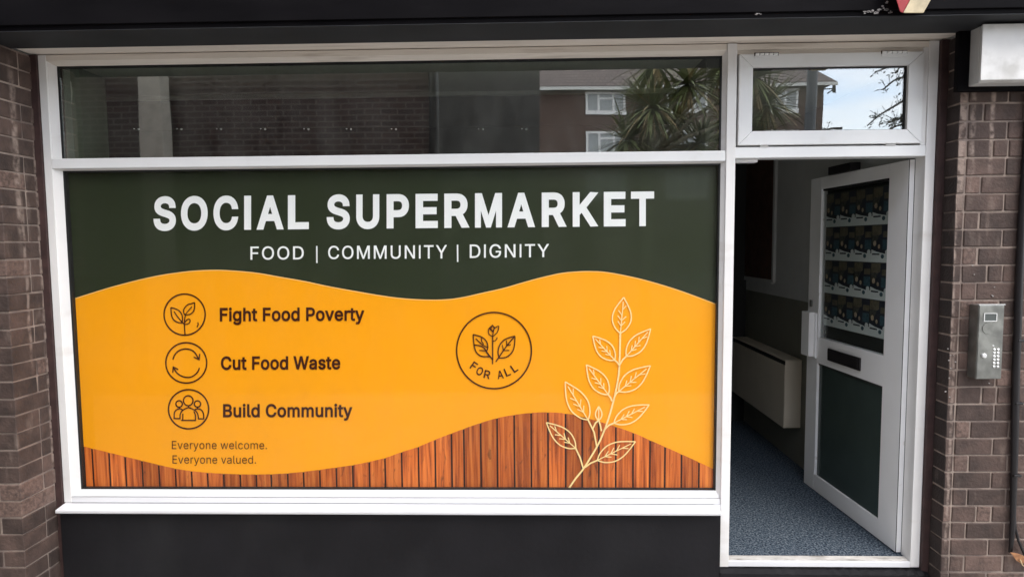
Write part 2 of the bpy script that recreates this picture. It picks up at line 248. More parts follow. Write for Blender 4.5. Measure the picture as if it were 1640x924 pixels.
# ------------------------------------------------------------------ mesh helpers
def tag(o, label=None, cat=None, group=None, kind=None):
    if label: o['label'] = label
    if cat: o['category'] = cat
    if group: o['group'] = group
    if kind: o['kind'] = kind
    return o
def origin(o):
    v = Vector((0, 0, 0))
    while o is not None: v = v + o.location; o = o.parent
    return v
def thing(name, loc, label, cat, group=None, rotz=0):
    o = bpy.data.objects.new(name, None); COL.objects.link(o); o.location = loc; o.empty_display_size = 0.1
    o.rotation_euler = (0, 0, rotz)
    return tag(o, label, cat, group)
class MB:
    def __init__(s): s.v = []; s.f = []; s.m = []; s.mi = 0
    def q(s, *pts):
        k = len(s.v); s.v += [Vector(p) for p in pts]; s.f.append(tuple(range(k, k+len(pts)))); s.m.append(s.mi); return s
    def box(s, x0, x1, y0, y1, z0, z1):
        k = len(s.v)
        s.v += [Vector(p) for p in ((x0,y0,z0),(x1,y0,z0),(x1,y1,z0),(x0,y1,z0),(x0,y0,z1),(x1,y0,z1),(x1,y1,z1),(x0,y1,z1))]
        for f in ((0,3,2,1),(4,5,6,7),(0,1,5,4),(1,2,6,5),(2,3,7,6),(3,0,4,7)): s.f.append(tuple(k+i for i in f)); s.m.append(s.mi)
        return s
    def hexa(s, a, b):                     # two matching quads a (front, 4 pts) and b (back)
        k = len(s.v); s.v += [Vector(p) for p in list(a)+list(b)]
        n = len(a)
        s.f.append(tuple(k+i for i in range(n))); s.f.append(tuple(k+n+i for i in reversed(range(n)))); s.m += [s.mi]*2
        for i in range(n):
            j = (i+1) % n; s.f.append((k+j, k+i, k+n+i, k+n+j)); s.m.append(s.mi)
        return s
    def tube(s, pts, r, n=8, cap=True):
        pts = [Vector(p) for p in pts]; rs = r if isinstance(r, (list, tuple)) else [r]*len(pts)
        k = len(s.v)
        for i, p in enumerate(pts):
            t = (pts[min(i+1, len(pts)-1)]-pts[max(i-1, 0)]).normalized()
            a = t.cross(Vector((0.31, 0.17, 0.93)));
            if a.length < 1e-3: a = t.cross(Vector((1, 0, 0)))
            a.normalize(); b = t.cross(a)
            for j in range(n):
                an = 2*math.pi*j/n; s.v.append(p+(a*math.cos(an)+b*math.sin(an))*rs[i])
        for i in range(len(pts)-1):
            for j in range(n):
                j2 = (j+1) % n; s.f.append((k+i*n+j, k+i*n+j2, k+(i+1)*n+j2, k+(i+1)*n+j)); s.m.append(s.mi)
        if cap:
            s.f.append(tuple(k+j for j in reversed(range(n)))); s.m.append(s.mi)
            e = k+(len(pts)-1)*n; s.f.append(tuple(e+j for j in range(n))); s.m.append(s.mi)
        return s
    def build(s, name, mats, parent=None, bevel=0.0, smooth=False, loc=None, seg=2, fix=True):
        if not isinstance(mats, (list, tuple)): mats = [mats]
        o0 = origin(parent) if parent else Vector((0, 0, 0))
        l = Vector(loc) if loc is not None else Vector((0, 0, 0))
        me = bpy.data.meshes.new(name)
        me.from_pydata([tuple(v-o0-l) for v in s.v], [], s.f); me.update()
        for mm in mats: me.materials.append(mm)
        for p, i in zip(me.polygons, s.m): p.material_index = i
        if bevel or fix:
            bm = bmesh.new(); bm.from_mesh(me)
            if fix: bmesh.ops.recalc_face_normals(bm, faces=bm.faces)
            if bevel:
                ed = [e for e in bm.edges if len(e.link_faces) == 2 and e.calc_face_angle(0) > 0.5]
                bmesh.ops.bevel(bm, geom=ed, offset=bevel, segments=seg, affect='EDGES', profile=0.6)
            bm.to_mesh(me); bm.free()
        if smooth:
            for p in me.polygons: p.use_smooth = True
        o = bpy.data.objects.new(name, me); COL.objects.link(o)
        if parent: o.parent = parent
        o.location = l
        return o
def clone(o, parent=None):
    c = o.copy(); COL.objects.link(c)
    if parent is not None: c.parent = parent
    for ch in list(o.children):
        clone(ch, c)
    return c

# ------------------------------------------------------------------ main measured levels (metres)
XL, XM0, XM1, XR = 0.0, 3.4174, 3.4628, 4.4286
ZT = 2.62
px = 0.00313                       # one photo pixel on the frame's front plane
def zat(u, v, y=0.0): return P(u, v, y).z
def xat(u, v, y=0.0): return P(u, v, y).x
FLOOR = 0.031

# ------------------------------------------------------------------ ground and setting
tag(MB().q((-60,-4.2,-0.15),(60,-4.2,-0.15),(60,0.02,-0.15),(-60,0.02,-0.15)).build('pavement', M['pavement'], fix=False), kind='structure')
tag(MB().q((-90,-120,-0.27),(90,-120,-0.27),(90,60,-0.27),(-90,60,-0.27)).build('ground', M['asphalt'], fix=False), kind='structure')
kb = thing('kerb', (0,-4.27,-0.27), 'grey stone kerb along the edge of the pavement', 'kerb'); kb['kind'] = 'structure'
for i in range(30):
    x0 = -12+i*0.92
    MB().box(x0, x0+0.905, -4.33, -4.202, -0.27, -0.148).build('kerb_stone', M['kerb'], kb, bevel=0.012)

# ------------------------------------------------------------------ brick piers, brick by brick
COURSE = 28.35*px/1.035 if False else 0.0838
brick_cache = {}
def brick_mesh(sx, sy, sz, dark, dark_side=False):
    key = (round(sx, 3), round(sy, 3), round(sz, 3), dark, dark_side, random.randint(0, 2))
    if key in brick_cache: return brick_cache[key]
    bm = bmesh.new(); bmesh.ops.create_cube(bm, size=1.0)
    for v in bm.verts: v.co = Vector((v.co.x*sx, v.co.y*sy, v.co.z*sz)) + Vector((random.uniform(-1,1), random.uniform(-1,1), random.uniform(-1,1)))*0.0014
    bmesh.ops.bevel(bm, geom=list(bm.edges), offset=0.003, segments=1, affect='EDGES')
    me = bpy.data.meshes.new('brick'); bm.to_mesh(me); bm.free()
    me.materials.append(M['brick_left'] if dark else M['brick'])
    if dark_side:
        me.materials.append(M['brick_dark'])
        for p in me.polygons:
            if p.normal.x < -0.5: p.material_index = 1  # left-facing faces of these bricks take a darker brick colour
    brick_cache[key] = me; return me
def brick(parent, x0, x1, y0, y1, z0, z1, dark=False, dark_side=False):
    c = Vector(((x0+x1)/2, (y0+y1)/2, (z0+z1)/2))
    o = bpy.data.objects.new('brick', brick_mesh(x1-x0, y1-y0, z1-z0, dark, dark_side)); COL.objects.link(o)
    o.parent = parent; o.location = c-origin(parent)+Vector((random.uniform(-.0008,.0008), random.uniform(-.001,.0015), random.uniform(-.0008,.0008)))
    o.rotation_euler = (0, 0, random.uniform(-.004, .004))
    return o
J = 0.0085
# left pier: reveal face at x = -0.028, front face at y = YPL
YPL, XPL = -0.235, -0.030
lp = thing('brick_pier', (-0.3, -0.1, -0.15), 'dark brown brick pier left of the shop window, its deep side face in view', 'wall')
MB().box(-0.70, XPL-0.005, YPL+0.005, 0.16, -0.15, 2.615).build('mortar', M['mortar'], lp)
k = 0; z = -0.15
while z < 2.60:
    z1 = min(z+COURSE-J, 2.612)
    typ = k % 2; front = [(-0.062, XPL)] if typ else [(-0.122, XPL)]
    xs = [(XPL-0.105, XPL)] if typ else [(XPL-0.215, XPL)]
    # corner brick shows in the front face and in the reveal
    dep = 0.145 if k % 3 else 0.218
    if k % 5 == 4: dep = 0.145
    brick(lp, xs[0][0], XPL, YPL, YPL+dep-0.0, z, z1, dark=True)
    x = xs[0][0]-J
    while x > -0.66:
        wdt = 0.215; brick(lp, max(x-wdt, -0.70), x, YPL, YPL+0.10, z, z1, dark=True); x -= wdt+J
    if dep < 0.2: brick(lp, XPL-0.105, XPL, YPL+dep+J, -0.010, z, z1, dark=True)
    z += COURSE; k += 1
MB().box(XPL-0.02, -0.001, -0.012, 0.05, -0.149, 2.618).build('sealant_strip', M['sealant'], lp)
# right pier: front face YPR, reveal face at x = XPR
YPR, XPR = -0.110, 4.462
rp = thing('brick_pier', (4.8, 0, -0.15), 'dark brown brick pier right of the doorway, carrying the steel intercom', 'wall')
MB().box(XPR+0.005, 5.60, YPR+0.005, 0.16, -0.15, 2.615).build('mortar', M['mortar'], rp)
k = 0; z = -0.15 + 0.021
while z < 2.60:
    z1 = min(z+COURSE-J, 2.612)
    a = 0.037
    if k % 2: lst = [a, 0.175, 0.175, 0.175, 0.175, 0.175, 0.175]
    else: lst = [a, 0.064, 0.178, 0.172, 0.178, 0.172, 0.178]
    if k % 7 == 5: lst = [a, 0.112, 0.064, 0.175, 0.112, 0.175, 0.175, 0.175]
    x = XPR
    for i, wd in enumerate(lst):
        x1 = min(x+wd, 5.598)
        if x1-x < 0.02: break
        brick(rp, x, x1, YPR, YPR+(0.092 if i == 0 else 0.08), z, z1, dark_side=(i == 0))
        x += wd+J
    z += COURSE; k += 1
spk = MB()
for i in range(16):
    u, v = random.choice([(1522, 565), (1526, 600), (1519, 640), (1524, 585), (1580, 625), (1515, 690), (1560, 420), (1590, 470)]); u += random.gauss(0, 5); v += random.gauss(0, 14); sz = random.uniform(0.6, 1.5)
    c_ = [P(u+math.cos(t_)*sz*random.uniform(.7,1.2), v+math.sin(t_)*sz*random.uniform(.5,1.0), YPR-0.0032) for t_ in (0,1.05,2.1,3.14,4.2,5.2)]
    spk.hexa(c_, [p+Vector((0,0.0030,0)) for p in c_])
tag(spk.build('lime_specks', M['flake'], rp), kind='stuff')
MB().box(XR+0.001, XPR+0.012, -0.018, 0.05, -0.149, 2.618).build('sealant_strip', M['sealant'], rp)

# ------------------------------------------------------------------ fascia box above, soffit
fa = thing('fascia', (2.4, -0.2, 2.62), 'long black painted fascia box above the shopfront', 'fascia')
YS, YF = -0.112, -0.345
MB().box(-0.035, XR+0.03, YS+0.002, 0.10, 2.6235, 2.66).build('soffit_board', M['soffit'], fa, bevel=0.002)
MB().box(-3.0, 7.5, YF, YS, 2.620, 3.45).build('front_panel', M['fascia'], fa, bevel=0.004)
MB().box(-3.0, 7.5, YF+0.001, YS-0.001, 2.6165, 2.6197).build('underside_board', M['under'], fa)
MB().box(-3.0, 7.5, YF-0.012, YF-0.001, 2.640, 3.44).build('face_board', M['fascia'], fa, bevel=0.002)
fl = MB()
for (u, v, sz) in ((1384,21,5),(1391,18,7),(1397,19,6),(1404,20,6),(1409,17,6),(1415,12,5),(1420,15,7),(1424,20,5),(1402,21,4),(1421,4,4),(1427,20,3),(1212,23,4),(1217,23,3)):
    for _ in range(3):
        uu, vv = u+random.uniform(-2,2), v+random.uniform(-2,1.5)
        c = [P(uu+math.cos(t)*sz*random.uniform(.25,.6), vv+math.sin(t)*sz*random.uniform(.1,.3), YF-0.0135) for t in (0,1.05,2.1,3.14,4.2,5.2)]
        fl.hexa(c, [p+Vector((0,0.0012,0)) for p in c])
tag(fl.build('paint_flakes', M['flake'], fa), kind='stuff')
# shop upper wall above the fascia
up = thing('upper_wall', (2.4, 0.3, 3.45), 'brown brick storey above the black fascia', 'building')
M['wall_up'] = brickwall('upper_brick', (0.12,0.08,0.07), (0.08,0.055,0.05), (0.3,0.27,0.24), 0.225, 0.075)
MB().box(-8, 12, 0.0, 5.0, 3.452, 7.5).build('wall', M['wall_up'], up)
MB().box(-8, XPL-0.68, -0.2, 0.15, -0.15, 3.45).build('side_wall', M['wall_up'], up)
MB().box(-8, XPL-0.68, -0.24, -0.201, 2.62, 3.44).build('wall_band', M['wall_up'], up)
MB().box(5.602, 12, -0.105, 0.15, -0.15, 3.45).build('side_wall', M['wall_up'], up)

# red and cream tapered block on the fascia
rb = thing('bracket_block', tuple(P(1460, 12, YF-0.05)), 'red and cream tapered block hanging in front of the black fascia', 'ornament')
ya, yb = YF-0.075, YF-0.012
def pts(l, y): return [P(u, v, y) for u, v in l]
c1 = [(1424,-40),(1462,-40),(1462,-8),(1446,21.5),(1441,19)]
c2 = [(1462.4,-40),(1500,-40),(1491,0),(1479,21.5),(1446.4,21.5),(1462.4,-8)]
MB().hexa(pts(c1, ya), pts([(u*0.96+1460*0.04, v) for u, v in c1], yb)).build('red_side', M['red'], rb, bevel=0.003)
MB().hexa(pts(c2, ya-0.002), pts([(u*0.96+1460*0.04, v) for u, v in c2], yb)).build('cream_side', M['cream'], rb, bevel=0.003)

# ------------------------------------------------------------------ shopfront frame
sf = thing('shopfront', (1.7, 0, 0), 'white framed shopfront window under the black fascia, clear pane above and printed pane below', 'shopfront')
ZS0, ZS1 = zat(620, 264.5), zat(620, 248.0)     # transom bottom and top
ZB = zat(104, 804.4)                            # underside of the bottom rail
ZG = zat(620, 787.0)                            # bottom edge of the display glass
JW = 0.040                                      # flat face width
def sloped(x0,x1,z0,z1,side):                   # glazing bead leaning back towards the glass
    yo, yi, yb = 0.006, 0.024, 0.06
    if side == 'L': a=((x0,yo,z0),(x1,yi,z0+0),(x1,yi,z1),(x0,yo,z1))
    if side == 'R': a=((x0,yi,z0),(x1,yo,z0),(x1,yo,z1),(x0,yi,z1))
    if side == 'B': a=((x0,yo,z0),(x1,yo,z0),(x1,yi,z1),(x0,yi,z1))
    if side == 'T': a=((x0,yi,z0),(x1,yi,z0),(x1,yo,z1),(x0,yo,z1))
    return a, tuple((p[0], yb, p[2]) for p in a)
MB().box(XL, XL+JW, 0, 0.075, ZB, ZT).build('jamb', M['upvc'], sf, bevel=0.003)
MB().box(XL+JW+0.0005, XM0-0.0005, 0.001, 0.075, ZT-0.030, ZT).build('head_rail', M['headwhite'], sf, bevel=0.003)
MB().box(XL+JW+0.0005, XM0-0.0005, 0.0005, 0.075, ZB, ZB+0.032).build('bottom_rail', M['sill'], sf, bevel=0.003)
MB().box(XM0, XM1, -0.006, 0.078, 0.0, ZT).build('mullion', M['upvc'], sf, bevel=0.003)
MB().box(XL+JW+0.002, XM0-0.0015, -0.003, 0.072, ZS0, ZS1).build('transom', M['upvc_clean'], sf, bevel=0.004)
XG0, XG1 = XL+JW+0.036, XM0-0.017
TB = ZT-0.030
for (za, zb) in ((ZS1, TB), (ZB+0.032, ZS0)):
    a, b = sloped(XL+JW, XG0, za, zb, 'L'); MB().hexa(a, b).build('glazing_bead', M['upvc'], sf)
    a, b = sloped(XG1, XM0, za, zb, 'R'); MB().hexa(a, b).build('glazing_bead', M['upvc'], sf)
a, b = sloped(XG0-0.03, XG1+0.012, TB-0.020, TB, 'T'); MB().hexa(a, b).build('glazing_bead', M['headwhite'], sf)
a, b = sloped(XG0-0.03, XG1+0.012, ZB+0.0325, ZG, 'B'); MB().hexa(a, b).build('glazing_bead', M['sill'], sf)
a, b = sloped(XG0-0.03, XG1+0.012, ZS0-0.008, ZS0-0.0005, 'T'); MB().hexa(a, b).build('glazing_bead', M['upvc'], sf)
# black seals
g = 0.0075
for (za, zb) in ((ZS1+0.001, TB-0.020), (ZG, ZS0-0.008)):
    MB().box(XG0, XG0+g*1.15, 0.0255, 0.05, za, zb).build('rubber_seal', M['gasket'], sf)
    MB().box(XG1-g, XG1, 0.0255, 0.05, za, zb).build('rubber_seal', M['gasket'], sf)
    MB().box(XG0+g*1.15+.0004, XG1-g-.0004, 0.0255, 0.05, zb-g, zb-.0004).build('rubber_seal', M['gasket'], sf)
MB().box(XG0+g*1.15+.0004, XG1-g-.0004, 0.0255, 0.05, ZG+.0004, ZG+g*0.8).build('rubber_seal', M['gasket'], sf)
MB().box(XG0+g*1.15+.001, XG1-g-.001, 0.0300, 0.0340, ZS1-0.01, TB-0.022-g).build('window_pane', M['glass_upper'], sf)
MB().box(XG0+g*1.15+.001, XG1-g-.001, 0.0300, 0.0340, ZG+g*0.8+.0005, ZS0-0.0085-g).build('display_pane', M['glass_display'], sf)
# sill
zs1 = ZB-0.0005
XSR = xat(1155.2, 825, -0.065)
sl = MB(); yN = -0.066
sl.hexa([(XL+0.001,0.02,zs1),(XL+0.001,yN,zs1-0.012),(XL+0.001,yN,zs1-0.030),(XL+0.001,0.02,zs1-0.034)], [(XSR,0.02,zs1),(XSR,yN,zs1-0.012),(XSR,yN,zs1-0.030),(XSR,0.02,zs1-0.034)])
sl.build('sill', M['sill'], sf, bevel=0.003)
MB().box(XSR-0.02, XM0-0.0006, -0.0045, 0.019, zs1-0.033, zs1+0.0002).build('sill_end', M['sill'], sf)
for z_ in (ZB+0.0318, ZB+0.0004):
    MB().box(XL+JW+0.001, XM0-0.001, -0.0006, 0.004, z_-0.0008, z_+0.0012).build('seam', M['seam'], sf)
MB().box(XL+0.004, XSR-0.002, -0.0665-0.0015, -0.0665+0.0005, zs1-0.0235, zs1-0.0215).build('sill_groove', M['boxrim'], sf)
pl = thing('plinth', (1.7, 0, -0.15), 'black painted stall riser panel below the white window sill', 'panel')
MB().box(XL+0.002, XM0-0.008, -0.036, 0.06, -0.15, zs1-0.032).build('panel', M['plinth'], pl, bevel=0.003)
st = thing('door_step', (3.95, 0, -0.15), 'black painted step with a chipped edge under the open doorway', 'step')
stp = MB(); ex = [XM0-0.007+(XPR-0.005-XM0+0.007)*i/40 for i in range(41)]
top = [(x, -0.012-abs(math.sin(i*7.3))*0.006, -0.004-(abs(math.sin(i*3.1)*math.sin(i*1.7)))*0.008) for i, x in enumerate(ex)]
for i in range(40):
    a, b = top[i], top[i+1]
    stp.q((a[0],-0.040,-0.15),(b[0],-0.040,-0.15),(b[0],-0.040,b[2]-0.012),(a[0],-0.040,a[2]-0.012))
    stp.q((a[0],-0.040,a[2]-0.012),(b[0],-0.040,b[2]-0.012),b,a)
    stp.q(a,b,(b[0],0.05,-0.003),(a[0],0.05,-0.003))
stp.build('step_block', M['plinth'], st, fix=False)

# ------------------------------------------------------------------ doorway frame and fanlight
df = thing('door_frame', (3.95, 0, 0), 'white door frame beside the window with a fanlight over the opening', 'door frame')
ZH0, ZH1 = zat(1330, 251.8), zat(1330, 234.2)
MB().box(XR-0.046, XR, 0, 0.080, 0, ZT).build('jamb', M['upvc'], df, bevel=0.003)
MB().box(XM1+0.0006, XR-0.0466, 0.0, 0.080, ZH0, ZH1).build('head_rail', M['upvc_clean'], df, bevel=0.003)
MB().box(XM1+0.0006, XR-0.0466, 0.003, 0.080, ZT-0.030, ZT-0.001).build('top_rail', M['headwhite'], df, bevel=0.003)
XF0, XF1 = xat(1182.5, 200, -0.012), xat(1476.5, 200, -0.012)
ZF0, ZF1 = zat(1330, 231.2, -0.012), zat(1330, 85.0, -0.012)
MB().box(XM1+0.0006, XF0-0.004, 0.006, 0.075, ZH1+.0004, ZT-0.0304).build('frame_stile', M['upvc'], df, bevel=0.002)
MB().box(XF1+0.005, XR-0.0466, 0.006, 0.075, ZH1+.0004, ZT-0.0304).build('frame_stile', M['upvc'], df, bevel=0.002)
MB().box(XF0-0.0036, XF1+0.0046, 0.010, 0.075, ZF1+0.006, ZT-0.0304).build('drip_rail', M['headwhite'], df)
MB().box(xat(1178.6,256,.05), xat(1213,256,.05), 0.045, 0.09, ZH0-0.015, ZH0-0.001).build('catch_strip', M['dooredge'], df, bevel=0.002)
fn = thing('fanlight', (3.95, 0, 2.3), 'white framed opening fanlight with two top hinges above the shop door', 'window')
gx0, gx1 = xat(1204, 160, 0), xat(1451.6, 160, 0); gz0, gz1 = zat(1330, 209.5), zat(1330, 107.5)
ys0, ys1 = -0.012, 0.06
e = 0.0004
def mitre(name, pts4):
    MB().hexa([(x, ys0, z) for x, z in pts4], [(x, ys1, z) for x, z in pts4]).build(name, M['upvc_clean'], fn, bevel=0.003)
mitre('sash_rail', [(XF0+e,ZF0),(XF1-e,ZF0),(gx1-e,gz0),(gx0+e,gz0)])
mitre('sash_rail', [(XF0+e,ZF1),(gx0+e,gz1),(gx1-e,gz1),(XF1-e,ZF1)])
mitre('sash_stile', [(XF0,ZF0+e),(gx0,gz0+e),(gx0,gz1-e),(XF0,ZF1-e)])
mitre('sash_stile', [(XF1,ZF0+e),(XF1,ZF1-e),(gx1,gz1-e),(gx1,gz0+e)])
s = MB(); t = 0.006
s.box(gx0, gx0+t, 0.004, 0.03, gz0, gz1).box(gx1-t, gx1, 0.004, 0.03, gz0, gz1).box(gx0+t+e, gx1-t-e, 0.004, 0.03, gz0, gz0+t*.6).box(gx0+t+e, gx1-t-e, 0.004, 0.03, gz1-t, gz1)
s.build('rubber_seal', M['gasket'], fn)
MB().box(gx0+t, gx1-t, 0.010, 0.014, gz0+t*.6, gz1-t).build('window_pane', M['glass_fan'], fn)
for (u0, u1, vv) in ((1209, 1246, 88), (1412, 1452, 87)):
    x0, x1 = xat(u0, vv, -.012), xat(u1, vv, -.012)
    hg = MB().box(x0, x1, -0.0165, -0.0125, ZF1-0.022, ZF1-0.008).build('hinge', M['upvc_clean'], fn, bevel=0.0015)
    MB().box(x0-0.003, x1+0.003, -0.0122, -0.0105, ZF1-0.010, ZF1+0.006).build('hinge_dark_plate', M['sealant'], hg)  # dark plate painted in for the dark gaps between the knuckles
    n = 5; ww = (x1-x0)/n
    for i in range(n):
        MB().tube([(x0+i*ww+0.002, -0.017, ZF1-0.003), (x0+(i+1)*ww-0.003, -0.017, ZF1-0.003)], 0.0055, 8).build('hinge_knuckle', M['upvc_clean'], hg, smooth=False)
for (u0, u1) in ((1217, 1230), (1418, 1434)):
    x0, x1 = xat(u0, 232, 0), xat(u1, 232, 0)
    MB().box(x0, x1, -0.004, 0.01, ZF0-0.009, ZF0-0.001).build('drain_cap', M['boxrim'], fn)
# threshold
th = thing('threshold', (3.95, 0, 0), 'worn grooved metal threshold strip with a white front edge at the foot of the doorway', 'threshold')
MB().box(XM1+0.0006, XR-0.0466, -0.002, 0.012, 0.0, FLOOR-0.002).build('front_edge', M['sill'], th, bevel=0.003)
tb = MB()
for i in range(5): tb.box(XM1+0.001, XR-0.047, 0.0125+i*0.009, 0.0125+i*0.009+0.0065, 0.0, FLOOR)
tb.box(XM1+0.001, XR-0.047, 0.0127, 0.057, 0.0, FLOOR-0.004)
tb.build('metal_strip', M['alu'], th)

# ------------------------------------------------------------------ window sign (vinyl print behind the display pane)
YV = 0.052
sg = thing('window_sign', (1.7, YV, 1.3), 'dark green and orange printed SOCIAL SUPERMARKET sign filling the lower window', 'sign')
def lay(k): return YV-0.0006*k
w1 = [(60,499),(113,480.5),(150,468.5),(180,459.5),(220,449),(260,440.5),(300,435),(328,433),(360,433),(409,437),(450,444),(490,451),(530,459.5),(572,467),(610,473.5),(645,478),(688,480.3),(720,479.3),(745,475.5),(771,469.6),(805,462),(837,452.8),(858,447),(877,442.3),(897,438),(918,435.6),(945,434.6),(970,436),(999,441),(1030,448),(1060,456.4),(1090,466),(1115,475),(1148,487.5),(1180,500)]
w2 = [(60,694),(127,712.7),(174,724.3),(228,737.7),(282,750.3),(315,755),(349,757.8),(400,759.4),(440,758.8),(478,756),(526,750),(573,743),(619,732.4),(640,724.8),(671,714.8),(697,703.8),(720,695),(744,686),(770,677),(796,669.4),(823,664.2),(850,661),(874,660),(900,661.3),(920,664.5),(960,675),(1012,692),(1041,704.7),(1070,717.5),(1110,735.5),(1147,753),(1180,769)]
def interp(w, u):
    import bisect
    for i in range(len(w)-1):
        if w[i][0] <= u <= w[i+1][0]:
            # Catmull-Rom in v over u
            p0 = w[max(i-1,0)][1]; p1 = w[i][1]; p2 = w[i+1][1]; p3 = w[min(i+2,len(w)-1)][1]
            t = (u-w[i][0])/(w[i+1][0]-w[i][0])
            m1 = (p2-p0)/max(1e-6, w[i+1][0]-w[max(i-1,0)][0])*(w[i+1][0]-w[i][0]); m2 = (p3-p1)/max(1e-6, w[min(i+2,len(w)-1)][0]-w[i][0])*(w[i+1][0]-w[i][0])
            t2, t3 = t*t, t*t*t
            return (2*t3-3*t2+1)*p1+(t3-2*t2+t)*m1+(-2*t3+3*t2)*p2+(t3-t2)*m2
    return w[-1][1]
zlo, zhi = ZG-0.004, ZS0
x_lo, x_hi = XG0, XG1
MB().box(x_lo, x_hi, lay(0), lay(0)+0.0015, zlo, zhi).build('green_background', M['v_green'], sg, fix=True)
um = MB(); us = [98+(1158-98)*i/212 for i in range(213)]
def clampx(p): p = p.copy(); p.x = min(max(p.x, x_lo), x_hi); return p
for i in range(212):
    a, b = us[i], us[i+1]
    um.q(clampx(P(a, interp(w2,a)+2, lay(1))), clampx(P(b, interp(w2,b)+2, lay(1))), clampx(P(b, interp(w1,b), lay(1))), clampx(P(a, interp(w1,a), lay(1))))
um.build('orange_wave', M['v_orange'], sg, fix=False)
def ribbon(mb, pts, wpx, y, closed=False):
    n = len(pts); L_, R_ = [], []
    for i in range(n):
        p = Vector(pts[i])
        if closed: a, b = Vector(pts[(i-1) % n]), Vector(pts[(i+1) % n])
        else: a, b = Vector(pts[max(i-1,0)]), Vector(pts[min(i+1,n-1)])
        t1 = (p-a); t2 = (b-p)
        if t1.length < 1e-6: t1 = t2
        if t2.length < 1e-6: t2 = t1
        t1.normalize(); t2.normalize(); t = t1+t2
        if t.length < 1e-4: t = t1.copy()
        t.normalize(); nrm = Vector((-t.y, t.x)); c = max(0.5, nrm.dot(Vector((-t1.y, t1.x))))
        ww = wpx[i] if isinstance(wpx, (list, tuple)) else wpx
        L_.append(p+nrm*(ww/2/c)); R_.append(p-nrm*(ww/2/c))
    for i in range(n if closed else n-1):
        j = (i+1) % n
        mb.q(P(L_[i].x, L_[i].y, y), P(R_[i].x, R_[i].y, y), P(R_[j].x, R_[j].y, y), P(L_[j].x, L_[j].y, y))
def circ(cx, cy, rx, ry, n=64, a0=0, a1=360):
    if a1-a0 == 360: return [(cx+rx*math.cos(R(a0+360*i/n)), cy+ry*math.sin(R(a0+360*i/n))) for i in range(n)]
    return [(cx+rx*math.cos(R(a0+(a1-a0)*i/n)), cy+ry*math.sin(R(a0+(a1-a0)*i/n))) for i in range(n+1)]
e1 = MB(); ribbon(e1, [(u, interp(w1,u)+0.2) for u in us if 112 < u < 1150], 1.5, lay(2)); e1.build('wave_edge_line', M['v_edge'], sg, fix=False)
# planks
gaps = [127,150.8,177.6,203,229.4,256,282.3,308,333.5,359,385.5,411.2,435,461.4,486.9,512.9,539.3,565.7,592.4,617.6,644.3,671.2,698,724.3,743.9,770.7,797.2,824.4,851.2,878,906,932.4,959,986,1013.7,1040.6,1064.5,1091,1119,1148]
bk = MB()
for i in range(212):
    a, b = us[i], us[i+1]
    pa, pb = clampx(P(a, interp(w2,a)+0.5, lay(2))), clampx(P(b, interp(w2,b)+0.5, lay(2)))
    bk.q((pa.x, pa.y, zlo), (pb.x, pb.y, zlo), pb, pa)
bk.build('plank_backing', M['v_gap'], sg, fix=False)
for i in range(len(gaps)-1):
    xa, xb = P(gaps[i], 780, lay(3)).x+0.0046, P(gaps[i+1], 780, lay(3)).x-0.0046
    if i == 0: xa = x_lo+0.012
    pk = MB(); n = 5; ht = lay(3)-0.0006
    tp = []
    for q in range(n+1):
        x = xa+(xb-xa)*q/n
        # pixel column of this x near the wave
        lo, hi = 60.0, 1170.0
        for _ in range(30):
            mid = (lo+hi)/2
            if P(mid, interp(w2, mid), ht).x < x: lo = mid
            else: hi = mid
        tp.append(P(lo, interp(w2, lo), ht))
    fr = [Vector((xa, ht, zlo)), Vector((xb, ht, zlo))]+list(reversed(tp))
    pk.hexa(fr, [p+Vector((0, 0.0006, 0)) for p in fr]); pk.build('plank', M['v_wood'], sg)
